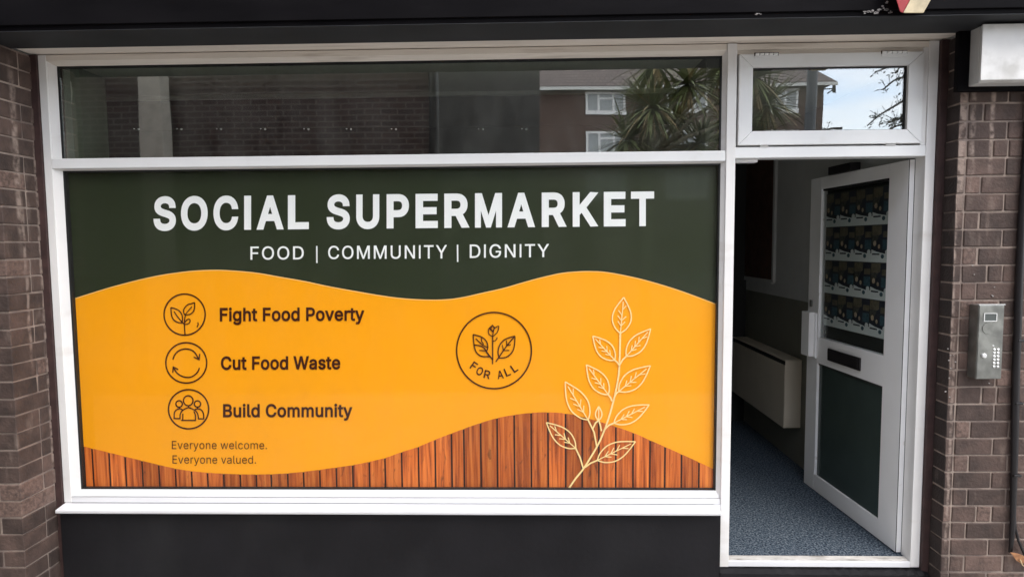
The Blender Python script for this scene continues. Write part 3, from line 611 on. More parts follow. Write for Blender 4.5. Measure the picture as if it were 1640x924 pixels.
# lettering
# letter outlines (thousandths of an em) with their advance widths
GLY = {'.':(188,[[(95,-4),(88,-4),(81,-2),(75,0),(69,4),(63,9),(58,14),(54,20),(52,27),(50,34),(50,41),(50,48),(52,55),(54,62),(58,68),(63,73),(69,78),(75,82),(81,85),(88,86),(95,87),(103,86),(110,85),(116,82),(122,78),(128,73),(132,68),(136,62),(139,55),(140,48),(141,41),(140,34),(139,27),(136,20),(132,14),(128,9),(122,4),(116,0),(110,-2),(103,-4)]]),
'A':(480,[[(16,0),(201,509),(276,509),(463,0),(395,0),(287,302),(264,372),(232,478),(245,478),(213,371),(191,302),(85,0)],[(110,142),(110,199),(370,199),(370,142)]]),
'B':(456,[[(60,0),(60,509),(241,509),(261,508),(280,506),(298,502),(314,497),(329,491),(342,483),(354,474),(364,464),(373,454),(381,442),(387,429),(392,416),(395,403),(397,389),(398,374),(398,361),(396,350),(394,339),(391,329),(387,320),(382,312),(376,304),(370,298),(364,291),(356,286),(349,281),(341,277),(332,273),(324,269),(315,267),(315,262),(325,261),(334,259),(344,255),(354,251),(363,245),(372,239),(381,231),(389,223),(396,214),(402,203),(408,192),(412,179),(415,166),(417,152),(418,136),(417,121),(415,107),(411,93),(407,79),(400,67),(392,55),(383,44),(372,34),(359,26),(344,18),(328,11),(311,6),(291,3),(270,1),(247,0)],[(125,57),(245,57),(267,58),(287,61),(304,65),(318,72),(330,80),(339,89),(346,100),(351,111),(354,123),(355,137),(355,147),(353,157),(351,166),(347,175),(342,184),(337,192),(330,200),(323,206),(315,213),(306,218),(296,223),(285,226),(273,229),(261,230),(248,231),(125,231)],[(125,285),(238,285),(249,286),(259,287),(269,289),(279,292),(288,296),(297,301),(304,306),(311,312),(318,319),(323,326),(328,334),(331,343),(334,352),(335,362),(336,372),(335,385),(332,397),(328,409),(321,419),(313,429),(302,437),(290,443),(275,448),(259,451),(240,452),(125,452)]]),
'C':(510,[[(267,-7),(242,-6),(217,-2),(194,5),(171,13),(150,25),(131,39),(113,55),(97,73),(82,93),(70,115),(59,140),(51,166),(45,193),(41,223),(40,254),(41,285),(45,315),(51,343),(59,369),(70,393),(82,415),(97,436),(113,454),(131,470),(150,484),(171,495),(194,504),(217,510),(242,514),(267,516),(283,515),(298,514),(312,511),(326,508),(340,504),(354,499),(367,494),(379,487),(391,479),(402,471),(413,462),(423,452),(432,442),(440,430),(448,418),(455,406),(461,392),(466,378),(470,364),(473,348),(408,348),(406,359),(403,368),(399,378),(394,386),(389,395),(384,402),(378,409),(372,416),(365,423),(357,428),(350,434),(341,438),(333,442),(324,446),(315,449),(306,451),(297,453),(287,455),(277,456),(267,456),(249,455),(231,452),(215,447),(199,441),(184,432),(169,422),(156,410),(145,396),(134,381),(125,364),(117,345),(111,325),(107,303),(104,279),(103,254),(104,229),(107,206),(111,184),(117,163),(125,145),(134,127),(145,112),(157,98),(170,87),(184,76),(199,68),(215,61),(232,57),(249,54),(267,53),(277,53),(287,54),(297,55),(306,57),(315,60),(324,63),(333,67),(341,71),(350,75),(357,81),(365,86),(372,93),(378,99),(384,107),(389,114),(394,123),(399,131),(403,141),(406,150),(408,160),(473,160),(470,145),(466,131),(461,117),(455,103),(448,91),(440,79),(432,67),(423,57),(413,47),(402,38),(391,30),(379,22),(367,15),(354,10),(341,5),(327,0),(312,-3),(298,-5),(283,-6)]]),
'D':(502,[[(219,0),(96,0),(96,57),(215,57),(239,58),(261,61),(282,66),(301,72),(318,81),(333,91),(347,103),(360,117),(370,132),(379,149),(386,168),(392,187),(396,209),(398,231),(399,255),(398,279),(396,302),(392,323),(386,342),(379,361),(370,377),(360,392),(348,406),(335,418),(320,428),(303,437),(285,443),(265,448),(244,451),(221,452),(93,452),(93,509),(225,509),(254,507),(281,504),(307,498),(331,489),(353,478),(373,465),(391,450),(407,432),(421,413),(433,391),(444,367),(451,342),(457,315),(460,286),(462,255),(460,224),(457,195),(451,168),(443,142),(433,119),(421,97),(406,77),(390,60),(371,44),(351,31),(328,20),(303,11),(277,5),(249,1)],[(125,509),(125,0),(60,0),(60,509)]]),
'E':(419,[[(60,0),(60,509),(372,509),(372,452),(125,452),(125,286),(355,286),(355,229),(125,229),(125,57),(375,57),(375,0)]]),
'F':(410,[[(60,0),(60,509),(369,509),(369,452),(125,452),(125,278),(346,278),(346,221),(125,221),(125,0)]]),
'G':(520,[[(269,-7),(242,-6),(217,-2),(193,5),(171,14),(149,25),(130,39),(112,55),(96,73),(82,93),(69,116),(59,140),(51,166),(45,194),(41,223),(40,254),(41,285),(45,315),(51,343),(59,369),(69,393),(82,415),(96,436),(112,454),(129,470),(149,484),(170,495),(192,504),(215,510),(239,514),(265,516),(281,515),(296,514),(311,511),(326,508),(340,504),(354,498),(367,492),(380,485),(392,478),(403,469),(414,460),(424,450),(433,439),(441,428),(449,416),(456,404),(462,391),(467,377),(471,363),(474,349),(408,349),(405,358),(401,368),(397,377),(392,385),(387,393),(382,401),(376,408),(370,415),(363,421),(356,427),(349,432),(341,437),(333,441),(324,445),(315,448),(306,451),(296,453),(286,455),(276,455),(265,456),(247,455),(230,452),(214,447),(198,441),(183,432),(169,422),(156,410),(145,397),(134,381),(125,364),(117,345),(111,325),(107,303),(104,279),(103,254),(104,229),(107,206),(111,184),(117,163),(125,145),(134,128),(145,112),(157,99),(170,87),(184,76),(200,68),(216,61),(233,57),(250,54),(269,53),(285,54),(301,56),(317,59),(331,65),(345,71),(357,79),(369,88),(379,99),(388,110),(396,123),(403,137),(408,152),(412,168),(414,185),(415,202),(434,199),(283,199),(283,256),(478,256),(478,200),(477,176),(474,152),(468,131),(461,110),(451,91),(439,73),(426,57),(411,43),(395,30),(377,19),(357,10),(337,2),(315,-3),(292,-6)]]),
'I':(172,[[(57,0),(57,509),(115,509),(115,0)]]),
'K':(467,[[(104,145),(104,216),(139,261),(174,303),(212,344),(364,509),(448,509),(231,276),(228,276)],[(60,0),(60,509),(125,509),(125,334),(124,225),(125,193),(125,0)],[(372,0),(188,259),(228,309),(449,0)]]),
'L':(393,[[(60,0),(60,509),(125,509),(125,57),(361,57),(361,0)]]),
'M':(628,[[(60,0),(60,509),(152,509),(277,187),(287,159),(299,123),(311,84),(322,49),(307,49),(318,83),(330,121),(342,158),(352,187),(476,509),(568,509),(568,0),(504,0),(504,291),(504,327),(505,369),(506,413),(507,457),(513,457),(498,409),(482,363),(467,322),(456,291),(342,0),(286,0),(170,291),(159,321),(145,361),(129,408),(112,457),(119,457),(120,416),(121,372),(122,328),(122,291),(122,0)]]),
'N':(523,[[(60,0),(60,509),(136,509),(343,183),(363,151),(388,107),(414,55),(405,54),(401,108),(399,157),(399,195),(399,509),(463,509),(463,0),(387,0),(202,290),(177,331),(148,381),(108,452),(119,454),(122,384),(124,328),(125,291),(125,0)]]),
'O':(533,[[(267,-7),(241,-6),(217,-2),(194,5),(171,13),(150,25),(131,39),(113,55),(97,73),(82,93),(70,115),(59,140),(51,166),(45,193),(41,223),(40,254),(41,285),(45,315),(51,343),(59,369),(70,393),(82,415),(97,436),(113,454),(131,470),(150,484),(171,495),(194,504),(217,510),(241,514),(267,516),(293,514),(317,510),(340,504),(363,495),(384,484),(403,470),(421,454),(437,436),(451,415),(464,393),(474,369),(482,343),(488,315),(492,285),(493,254),(492,223),(488,193),(482,166),(474,140),(464,115),(451,93),(437,73),(421,55),(403,39),(384,25),(363,13),(340,5),(317,-2),(293,-6)],[(267,53),(285,54),(302,57),(318,61),(334,68),(349,76),(364,86),(377,98),(388,112),(399,127),(408,144),(416,163),(422,183),(427,205),(429,229),(430,254),(429,279),(427,303),(422,325),(416,346),(408,365),(399,382),(388,397),(377,411),(364,423),(349,433),(334,441),(318,447),(302,452),(285,455),(267,456),(249,455),(232,452),(215,447),(199,441),(184,433),(170,422),(157,411),(145,397),(135,381),(125,364),(117,345),(111,325),(107,303),(104,279),(103,254),(104,229),(107,205),(111,183),(117,163),(125,144),(135,127),(145,112),(157,98),(170,86),(184,76),(199,68),(215,61),(232,57),(249,54)]]),
'P':(445,[[(60,0),(60,509),(235,509),(258,508),(279,505),(298,501),(316,495),(332,487),(347,478),(360,468),(371,456),(381,444),(390,430),(397,415),(402,399),(406,383),(408,365),(409,348),(408,330),(406,313),(402,296),(397,280),(390,265),(381,251),(371,239),(360,227),(347,216),(332,207),(316,199),(298,193),(279,189),(258,187),(235,186),(109,186),(109,242),(233,242),(248,243),(262,245),(275,247),(287,251),(297,256),(306,262),(315,269),(322,276),(328,284),(333,294),(337,303),(340,314),(343,325),(344,336),(344,348),(344,359),(343,371),(340,382),(337,392),(333,402),(328,411),(322,419),(315,426),(306,433),(297,439),(286,443),(275,447),(262,450),(248,451),(232,452),(125,452),(125,0)]]),
'R':(449,[[(60,0),(60,509),(236,509),(259,508),(280,505),(299,501),(317,496),(333,489),(348,480),(361,470),(372,459),(382,447),(390,433),(397,419),(403,403),(406,387),(409,370),(409,352),(409,334),(406,317),(403,301),(397,286),(390,271),(382,258),(372,246),(361,235),(348,226),(333,217),(317,210),(299,205),(279,201),(258,198),(236,198),(96,198),(96,255),(234,255),(249,256),(263,257),(276,259),(287,263),(298,267),(307,272),(315,278),(322,285),(329,292),(334,300),(338,309),(341,319),(343,329),(345,340),(345,352),(345,364),(343,375),(341,386),(338,395),(334,405),(329,413),(322,421),(315,428),(307,434),(298,440),(287,444),(275,448),(262,450),(248,452),(233,452),(125,452),(125,0)],[(353,0),(230,229),(303,229),(428,0)]]),
'S':(447,[[(224,-9),(202,-8),(182,-6),(162,-2),(144,3),(128,9),(112,17),(98,26),(85,36),(74,48),(64,60),(56,74),(49,88),(44,103),(40,120),(38,137),(104,137),(106,125),(109,115),(112,105),(117,96),(123,88),(130,80),(138,74),(147,68),(156,63),(166,59),(177,55),(188,53),(200,51),(212,50),(224,49),(237,50),(250,51),(263,53),(275,56),(286,60),(296,65),(306,71),(315,77),(323,84),(329,92),(335,100),(340,109),(343,119),(345,129),(346,139),(345,149),(343,157),(341,165),(337,172),(332,179),(326,185),(320,190),(313,195),(305,200),(296,205),(245,222),(184,239),(160,247),(138,256),(118,266),(101,277),(86,289),(74,303),(64,318),(57,335),(53,353),(52,372),(53,389),(56,405),(60,420),(67,434),(75,448),(85,460),(96,471),(109,481),(122,490),(138,498),(154,504),(171,509),(189,513),(208,515),(227,516),(247,515),(266,513),(283,509),(300,504),(316,498),(331,490),(344,481),(357,471),(367,461),(377,449),(385,436),(392,422),(396,408),(399,393),(401,378),(337,378),(335,393),(330,406),(323,418),(313,428),(302,437),(289,445),(275,451),(259,455),(243,458),(225,459),(212,458),(200,457),(188,455),(178,452),(167,448),(158,443),(149,438),(141,432),(135,425),(129,418),(124,411),(120,402),(117,394),(116,385),(115,376),(116,366),(118,356),(121,348),(125,340),(131,334),(138,327),(145,322),(152,317),(161,312),(169,308),(212,293),(264,279),(312,264),(321,259),(331,255),(341,249),(350,244),(359,238),(367,231),(375,224),(382,215),(389,207),(395,198),(399,187),(403,177),(406,165),(408,152),(408,139),(407,122),(405,107),(400,92),(394,77),(386,64),(377,51),(366,39),(353,28),(339,19),(323,11),(306,4),(288,-2),(268,-6),(246,-8)]]),
'T':(449,[[(32,452),(32,509),(417,509),(417,452),(257,452),(257,0),(193,0),(193,452)]]),
'U':(517,[[(259,-8),(235,-7),(213,-4),(192,0),(172,7),(154,15),(137,25),(121,37),(108,50),(95,64),(85,80),(76,97),(69,114),(64,133),(61,153),(60,173),(60,509),(124,509),(124,178),(125,164),(127,150),(130,137),(135,125),(141,113),(148,102),(156,92),(165,83),(176,75),(187,68),(200,62),(213,57),(227,54),(243,52),(259,52),(275,52),(290,54),(305,57),(318,62),(331,68),(342,75),(352,83),(362,92),(370,102),(377,113),(382,125),(387,137),(390,150),(392,164),(393,178),(393,509),(457,509),(457,173),(456,153),(453,133),(448,114),(441,97),(433,80),(422,64),(410,50),(396,37),(380,25),(363,15),(345,7),(325,0),(304,-4),(282,-7)]]),
'W':(686,[[(155,0),(16,509),(82,509),(163,196),(175,145),(187,94),(197,40),(189,40),(200,94),(211,145),(224,196),(306,509),(380,509),(462,196),(474,145),(486,94),(497,40),(488,40),(499,94),(510,145),(523,196),(603,509),(670,509),(530,0),(455,0),(368,323),(351,391),(336,475),(350,475),(335,395),(318,323),(230,0)]]),
'Y':(472,[[(203,0),(203,208),(16,509),(91,509),(192,344),(222,292),(250,230),(224,230),(251,293),(280,344),(381,509),(455,509),(268,208),(268,0)]]),
'a':(389,[[(160,-9),(146,-8),(132,-6),(119,-4),(106,0),(94,5),(83,11),(73,18),(63,26),(55,35),(48,45),(41,55),(37,67),(33,80),(31,93),(30,108),(31,120),(32,132),(35,143),(39,152),(43,161),(49,169),(55,176),(62,182),(69,188),(78,193),(86,198),(95,202),(105,205),(115,208),(125,211),(178,220),(234,227),(242,228),(249,229),(255,231),(261,233),(265,235),(269,238),(272,241),(274,245),(275,249),(276,255),(276,257),(275,266),(274,274),(272,282),(270,290),(267,297),(263,303),(258,309),(253,314),(247,318),(240,322),(232,325),(224,328),(215,329),(206,330),(196,331),(185,330),(175,329),(166,328),(157,325),(149,322),(142,319),(135,315),(128,310),(123,306),(118,301),(113,296),(109,290),(105,285),(102,279),(100,274),(41,291),(47,304),(53,317),(61,328),(69,337),(79,346),(88,354),(99,360),(110,366),(121,371),(133,375),(145,379),(157,381),(169,383),(182,384),(194,384),(239,379),(249,377),(258,374),(268,370),(277,366),(286,360),(294,354),(302,347),(310,339),(316,330),(322,320),(327,309),(331,297),(334,283),(336,268),(337,251),(337,0),(277,0),(277,52),(272,52),(252,25),(246,19),(239,14),(232,9),(224,5),(215,1),(206,-2),(195,-5),(184,-7),(172,-8)],[(170,45),(184,46),(196,48),(207,50),(218,54),(228,59),(237,64),(245,71),(252,78),(258,85),(263,93),(268,102),(271,111),(274,119),(275,129),(276,138),(276,190),(259,182),(231,176),(200,171),(175,168),(134,159),(127,156),(120,152),(114,148),(108,144),(103,139),(99,134),(96,128),(94,121),(92,113),(92,105),(92,97),(93,90),(95,84),(98,78),(102,72),(106,67),(111,63),(117,59),(123,55),(130,52),(137,50),(145,48),(153,47),(161,46)]]),
'c':(396,[[(207,-8),(187,-7),(168,-4),(150,1),(133,8),(117,16),(102,27),(88,39),(76,53),(65,68),(56,85),(48,103),(42,123),(38,143),(35,165),(34,187),(35,211),(38,233),(42,253),(48,273),(56,291),(65,308),(76,323),(88,337),(102,349),(117,360),(133,369),(150,376),(168,380),(187,383),(207,384),(218,384),(229,383),(240,382),(250,380),(260,377),(270,374),(279,370),(288,366),(297,361),(305,356),(313,350),(320,344),(327,337),(334,330),(340,322),(345,314),(350,305),(355,296),(358,287),(362,277),(303,262),(290,289),(270,311),(242,325),(207,330),(193,329),(179,327),(167,323),(155,317),(145,310),(136,302),(127,292),(120,282),(114,271),(108,258),(104,245),(101,231),(98,217),(97,203),(96,187),(97,173),(98,158),(101,144),(104,131),(108,117),(114,105),(120,94),(127,83),(136,74),(145,66),(155,59),(167,53),(179,50),(193,47),(207,46),(243,52),(271,66),(292,89),(304,117),(363,102),(360,92),(356,83),(352,73),(347,65),(341,56),(335,48),(329,41),(322,34),(314,27),(306,21),(298,16),(289,11),(280,6),(271,3),(261,-1),(251,-3),(240,-5),(229,-7),(218,-8)]]),
'd':(424,[[(195,-8),(177,-7),(159,-4),(142,1),(126,7),(111,16),(98,27),(85,39),(74,52),(63,68),(55,84),(47,103),(42,122),(37,143),(35,165),(34,189),(35,212),(37,234),(42,255),(47,274),(55,293),(64,309),(74,325),(85,338),(98,350),(112,361),(127,369),(143,376),(159,381),(177,383),(196,384),(209,384),(222,383),(233,380),(244,377),(253,373),(261,368),(269,363),(276,357),(282,352),(287,346),(306,319),(311,319),(311,509),(372,509),(372,0),(313,0),(313,59),(307,59),(287,31),(281,25),(275,19),(268,14),(261,9),(252,4),(243,-1),(233,-4),(221,-6),(209,-8)],[(205,47),(218,47),(230,50),(242,53),(253,58),(263,65),(272,73),(280,82),(288,92),(294,103),(299,115),(304,128),(307,142),(310,157),(311,173),(312,189),(311,206),(310,221),(307,236),(304,250),(300,263),(294,275),(288,286),(281,296),(273,304),(263,312),(253,318),(242,323),(231,327),(218,329),(205,330),(191,329),(178,327),(166,323),(155,318),(145,311),(135,303),(127,294),(120,284),(114,273),(108,261),(104,248),(101,234),(98,220),(97,205),(96,189),(97,174),(98,158),(101,144),(104,130),(109,117),(114,104),(120,93),(128,83),(136,74),(145,66),(155,59),(166,54),(178,50),(191,48)]]),
'e':(404,[[(212,-8),(191,-7),(170,-4),(151,1),(133,8),(117,16),(102,27),(88,39),(76,53),(65,68),(56,85),(48,103),(42,122),(38,143),(35,164),(34,187),(35,210),(38,231),(42,252),(48,271),(55,290),(64,307),(75,322),(87,336),(100,349),(115,359),(131,368),(148,375),(166,380),(185,383),(205,384),(218,384),(230,383),(242,381),(254,378),(266,374),(277,369),(289,364),(299,357),(309,349),(319,341),(328,331),(337,321),(344,309),(351,296),(357,282),(362,267),(366,250),(369,233),(371,214),(371,194),(371,169),(75,169),(75,221),(338,221),(310,202),(309,217),(308,231),(305,244),(302,257),(298,269),(292,280),(286,290),(279,299),(271,307),(263,314),(253,320),(242,324),(231,328),(218,329),(205,330),(192,329),(179,327),(167,324),(156,319),(146,313),(137,306),(129,298),(121,290),(115,280),(109,270),(104,259),(101,247),(98,235),(96,223),(96,211),(96,178),(97,161),(98,146),(101,132),(105,118),(110,106),(117,95),(124,85),(132,76),(141,68),(151,61),(162,56),(173,52),(186,49),(199,47),(212,46),(221,46),(230,47),(238,48),(246,50),(254,53),(261,56),(268,59),(274,63),(280,68),(285,73),(290,78),(295,84),(299,91),(303,98),(306,105),(365,91),(361,79),(356,68),(350,58),(343,48),(335,39),(326,31),(316,23),(306,16),(295,10),(283,4),(270,0),(256,-4),(242,-6),(227,-8)]]),
'g':(425,[[(207,-151),(191,-150),(175,-149),(160,-147),(147,-144),(134,-140),(122,-135),(111,-130),(100,-124),(91,-117),(82,-110),(74,-103),(67,-95),(61,-86),(55,-78),(51,-69),(101,-41),(122,-66),(127,-71),(133,-76),(139,-80),(146,-84),(154,-88),(163,-92),(173,-94),(183,-96),(195,-97),(207,-97),(225,-96),(241,-94),(256,-89),(270,-83),(282,-75),(293,-65),(301,-53),(307,-40),(310,-24),(311,-6),(311,68),(306,68),(287,41),(281,36),(275,30),(268,25),(261,20),(252,16),(243,12),(233,9),(221,7),(209,5),(195,5),(177,6),(160,8),(143,13),(128,19),(113,27),(99,36),(86,47),(74,60),(64,74),(55,90),(48,108),(42,126),(38,147),(35,168),(34,191),(35,214),(37,236),(42,256),(47,275),(55,293),(64,310),(74,325),(86,338),(98,350),(112,361),(127,369),(143,376),(160,381),(178,383),(196,384),(210,384),(222,383),(234,380),(244,377),(253,373),(262,368),(270,363),(277,358),(283,352),(288,346),(308,319),(313,319),(313,379),(372,379),(372,-9),(372,-28),(369,-46),(364,-62),(358,-77),(350,-90),(341,-102),(330,-112),(318,-121),(305,-129),(291,-136),(275,-141),(259,-145),(242,-148),(225,-150)],[(205,59),(218,60),(231,62),(243,65),(254,69),(264,75),(273,82),(281,90),(288,99),(294,110),(300,121),(304,133),(308,147),(310,161),(312,176),(312,193),(312,208),(310,223),(308,238),(305,251),(300,264),(295,276),(288,286),(281,296),(273,305),(264,312),(254,319),(243,323),(231,327),(218,329),(205,330),(191,329),(178,327),(166,323),(155,318),(145,312),(136,304),(128,295),(120,285),(114,274),(109,262),(104,250),(101,236),(98,222),(97,208),(96,193),(97,177),(98,162),(101,148),(104,135),(109,123),(114,111),(121,101),(128,91),(136,83),(145,76),(156,70),(167,65),(178,62),(191,60)]]),
'h':(410,[[(114,227),(114,0),(53,0),(53,509),(114,509),(114,287),(102,287),(110,307),(119,324),(129,339),(140,352),(152,362),(165,370),(180,376),(195,381),(211,384),(227,384),(242,384),(257,382),(270,379),(283,374),(295,369),(306,362),(316,353),(326,344),(334,333),(341,321),(347,307),(351,293),(354,276),(356,259),(357,240),(357,0),(296,0),(296,235),(295,252),(292,268),(288,281),(281,294),(273,304),(263,313),(252,320),(239,325),(225,328),(210,329),(199,329),(189,327),(179,325),(170,322),(161,317),(152,312),(145,306),(138,299),(132,291),(126,283),(122,273),(118,263),(116,252),(114,240)]]),
'i':(167,[[(53,0),(53,379),(114,379),(114,0)],[(84,443),(77,443),(71,445),(65,447),(59,450),(54,455),(49,460),(46,465),(43,471),(42,477),(41,483),(42,490),(43,496),(46,502),(49,507),(54,512),(59,516),(65,519),(71,522),(77,523),(84,524),(91,523),(97,522),(103,519),(109,516),(114,512),(118,507),(122,502),(124,496),(126,490),(126,483),(126,477),(124,471),(122,465),(118,460),(114,455),(109,450),(103,447),(97,445),(91,443)]]),
'l':(189,[[(139,-2),(123,-1),(108,1),(95,6),(83,12),(74,20),(66,30),(60,41),(56,54),(53,68),(53,84),(53,509),(114,509),(114,99),(114,89),(115,80),(116,73),(118,67),(120,62),(123,59),(127,56),(133,54),(139,52),(146,52),(160,53),(170,54),(181,3),(162,-1)]]),
'm':(610,[[(53,0),(53,379),(112,379),(112,295),(108,295),(111,307),(115,318),(120,328),(126,337),(132,346),(140,354),(147,360),(155,366),(163,372),(172,376),(181,380),(190,383),(200,385),(209,386),(219,386),(235,385),(250,382),(264,377),(276,370),(287,361),(297,350),(305,338),(312,325),(317,310),(321,295),(312,295),(316,306),(320,316),(325,326),(330,335),(337,343),(345,351),(353,358),(361,364),(371,370),(381,375),(391,379),(402,382),(413,384),(425,386),(437,386),(450,386),(462,384),(474,381),(486,377),(497,372),(508,365),(517,358),(526,349),(534,339),(541,328),(546,316),(551,303),(554,288),(556,272),(557,255),(557,0),(496,0),(496,254),(495,269),(492,283),(487,295),(481,305),(473,313),(463,319),(453,324),(442,328),(431,330),(419,330),(409,330),(399,329),(390,327),(382,324),(374,320),(367,315),(361,310),(355,304),(350,297),(345,290),(342,282),(339,274),(337,266),(336,257),(335,247),(335,0),(274,0),(274,260),(273,272),(271,283),(267,293),(261,303),(253,311),(244,318),(234,323),(224,327),(212,330),(199,330),(191,330),(182,329),(174,327),(166,324),(158,320),(150,316),(143,310),(137,304),(131,297),(126,289),(121,281),(118,271),(116,261),(114,250),(114,238),(114,0)]]),
'n':(410,[[(114,227),(114,0),(53,0),(53,379),(112,379),(112,287),(102,287),(110,307),(119,324),(129,339),(140,352),(152,362),(165,370),(180,376),(195,381),(211,384),(227,384),(242,384),(257,382),(270,379),(283,374),(295,369),(306,362),(316,353),(325,344),(333,333),(341,321),(347,307),(351,293),(354,276),(356,259),(357,240),(357,0),(296,0),(296,235),(295,252),(292,268),(288,281),(281,294),(273,304),(263,313),(252,320),(239,325),(225,328),(210,329),(199,329),(189,327),(179,325),(170,322),(161,317),(152,312),(145,306),(138,299),(132,291),(126,283),(122,273),(118,263),(116,252),(114,240)]]),
'o':(415,[[(207,-8),(187,-7),(168,-4),(150,1),(133,8),(117,16),(102,27),(88,39),(76,53),(65,68),(56,85),(48,103),(42,123),(38,143),(35,165),(34,187),(35,211),(38,233),(42,253),(48,273),(56,291),(65,308),(76,323),(88,337),(102,349),(117,360),(133,369),(150,376),(168,380),(187,383),(207,384),(228,383),(247,380),(265,376),(282,369),(299,360),(314,349),(327,337),(339,323),(350,308),(359,291),(367,273),(373,253),(378,233),(380,211),(381,187),(380,165),(378,143),(373,123),(367,103),(359,85),(350,68),(339,53),(327,39),(314,27),(299,16),(282,8),(265,1),(247,-4),(228,-7)],[(207,46),(222,47),(236,50),(248,53),(260,59),(270,66),(280,74),(288,83),(295,94),(302,105),(307,117),(311,131),(315,144),(317,158),(319,173),(319,187),(319,202),(317,217),(315,231),(311,245),(307,258),(302,271),(295,282),(288,292),(280,302),(270,310),(260,317),(248,323),(236,327),(222,329),(207,330),(193,329),(179,327),(167,323),(155,317),(145,310),(136,302),(127,292),(120,282),(114,271),(108,258),(104,245),(101,231),(98,217),(97,203),(96,187),(97,173),(98,158),(101,144),(104,131),(108,117),(114,105),(120,94),(127,83),(136,74),(145,66),(155,59),(167,53),(179,50),(193,47)]]),
'r':(259,[[(53,0),(53,379),(112,379),(112,321),(115,321),(120,332),(126,342),(134,351),(142,360),(152,367),(163,374),(175,378),(187,382),(200,384),(213,385),(229,384),(243,384),(243,322),(230,324),(207,326),(196,325),(186,324),(177,322),(168,319),(159,315),(151,310),(144,304),(137,298),(131,291),(126,284),(121,275),(118,267),(116,257),(114,247),(114,237),(114,0)]]),
's':(365,[[(182,-8),(167,-8),(152,-6),(138,-4),(125,-1),(112,3),(100,9),(89,15),(79,21),(70,29),(62,38),(54,47),(48,58),(43,69),(39,81),(36,94),(94,107),(98,95),(102,84),(108,75),(116,67),(124,60),(134,55),(144,51),(156,48),(168,46),(181,45),(196,46),(210,48),(223,51),(234,56),(244,62),(253,69),(260,77),(264,85),(267,94),(268,103),(267,110),(266,118),(263,124),(259,130),(254,136),(248,141),(241,145),(232,149),(223,152),(212,155),(149,170),(130,175),(112,182),(97,190),(83,198),(72,208),(63,219),(56,231),(51,244),(48,258),(47,274),(48,287),(50,299),(53,310),(58,321),(65,332),(73,341),(82,350),(92,357),(103,364),(115,370),(128,375),(142,379),(156,382),(171,384),(187,384),(202,384),(216,383),(230,380),(242,377),(254,372),(265,367),(274,361),(283,355),(292,347),(299,339),(305,330),(311,321),(316,311),(320,301),(324,290),(268,277),(265,286),(261,294),(256,301),(250,309),(243,316),(234,322),(225,326),(214,330),(201,332),(187,333),(174,332),(162,330),(151,327),(140,322),(131,317),(123,310),(117,303),(112,295),(109,286),(109,277),(109,269),(111,262),(114,255),(118,249),(124,243),(131,238),(139,234),(149,230),(159,226),(172,223),(229,209),(249,204),(267,197),(282,190),(295,181),(306,171),(315,161),(322,149),(327,136),(330,122),(331,107),(330,93),(328,81),(324,69),(319,58),(312,47),(304,37),(295,28),(284,20),(273,13),(260,6),(246,1),(231,-3),(216,-6),(199,-8)]]),
't':(227,[[(204,379),(204,327),(6,327),(6,379)],[(65,471),(126,471),(126,98),(126,88),(128,80),(130,73),(132,66),(136,61),(141,57),(146,54),(153,52),(161,50),(170,50),(185,51),(202,54),(213,2),(192,-3),(168,-4),(150,-3),(133,0),(117,5),(104,12),(92,21),(82,32),(75,45),(69,59),(66,75),(65,93)]]),
'u':(410,[[(182,-5),(167,-4),(153,-3),(140,1),(127,5),(115,11),(104,18),(94,26),(84,36),(76,47),(69,59),(63,72),(59,87),(55,103),(53,120),(53,139),(53,379),(114,379),(114,144),(115,127),(117,112),(122,98),(129,86),(137,75),(147,66),(158,59),(171,54),(185,51),(200,50),(211,51),(221,52),(231,54),(240,58),(249,62),(257,67),(265,73),(272,80),(278,88),(283,97),(288,106),(291,117),(294,128),(296,140),(296,153),(296,379),(357,379),(357,0),(298,0),(298,92),(307,92),(300,72),(291,54),(281,39),(269,27),(257,17),(244,9),(230,3),(215,-2),(199,-4)]]),
'v':(389,[[(163,0),(17,379),(84,379),(165,155),(187,87),(206,21),(184,21),(203,87),(224,155),(305,379),(371,379),(226,0)]]),
'w':(567,[[(138,0),(23,379),(87,379),(133,214),(154,137),(175,41),(165,41),(186,135),(206,214),(252,379),(316,379),(362,214),(382,136),(402,41),(391,41),(413,135),(434,214),(480,379),(545,379),(429,0),(368,0),(319,172),(305,225),(291,280),(277,338),(291,338),(277,280),(263,225),(248,172),(199,0)]]),
'y':(389,[[(47,-139),(61,-86),(71,-87),(78,-89),(85,-90),(92,-90),(98,-90),(104,-89),(110,-88),(115,-85),(120,-82),(125,-79),(130,-74),(135,-68),(139,-62),(143,-54),(147,-45),(151,-36),(163,-1),(17,379),(84,379),(165,155),(187,87),(206,21),(184,21),(202,87),(224,155),(305,379),(371,379),(204,-58),(199,-70),(194,-80),(189,-90),(183,-99),(177,-107),(170,-114),(163,-121),(155,-127),(148,-132),(139,-136),(131,-139),(121,-142),(112,-144),(102,-145),(91,-145),(65,-143)]]),
" ":(188,[])}

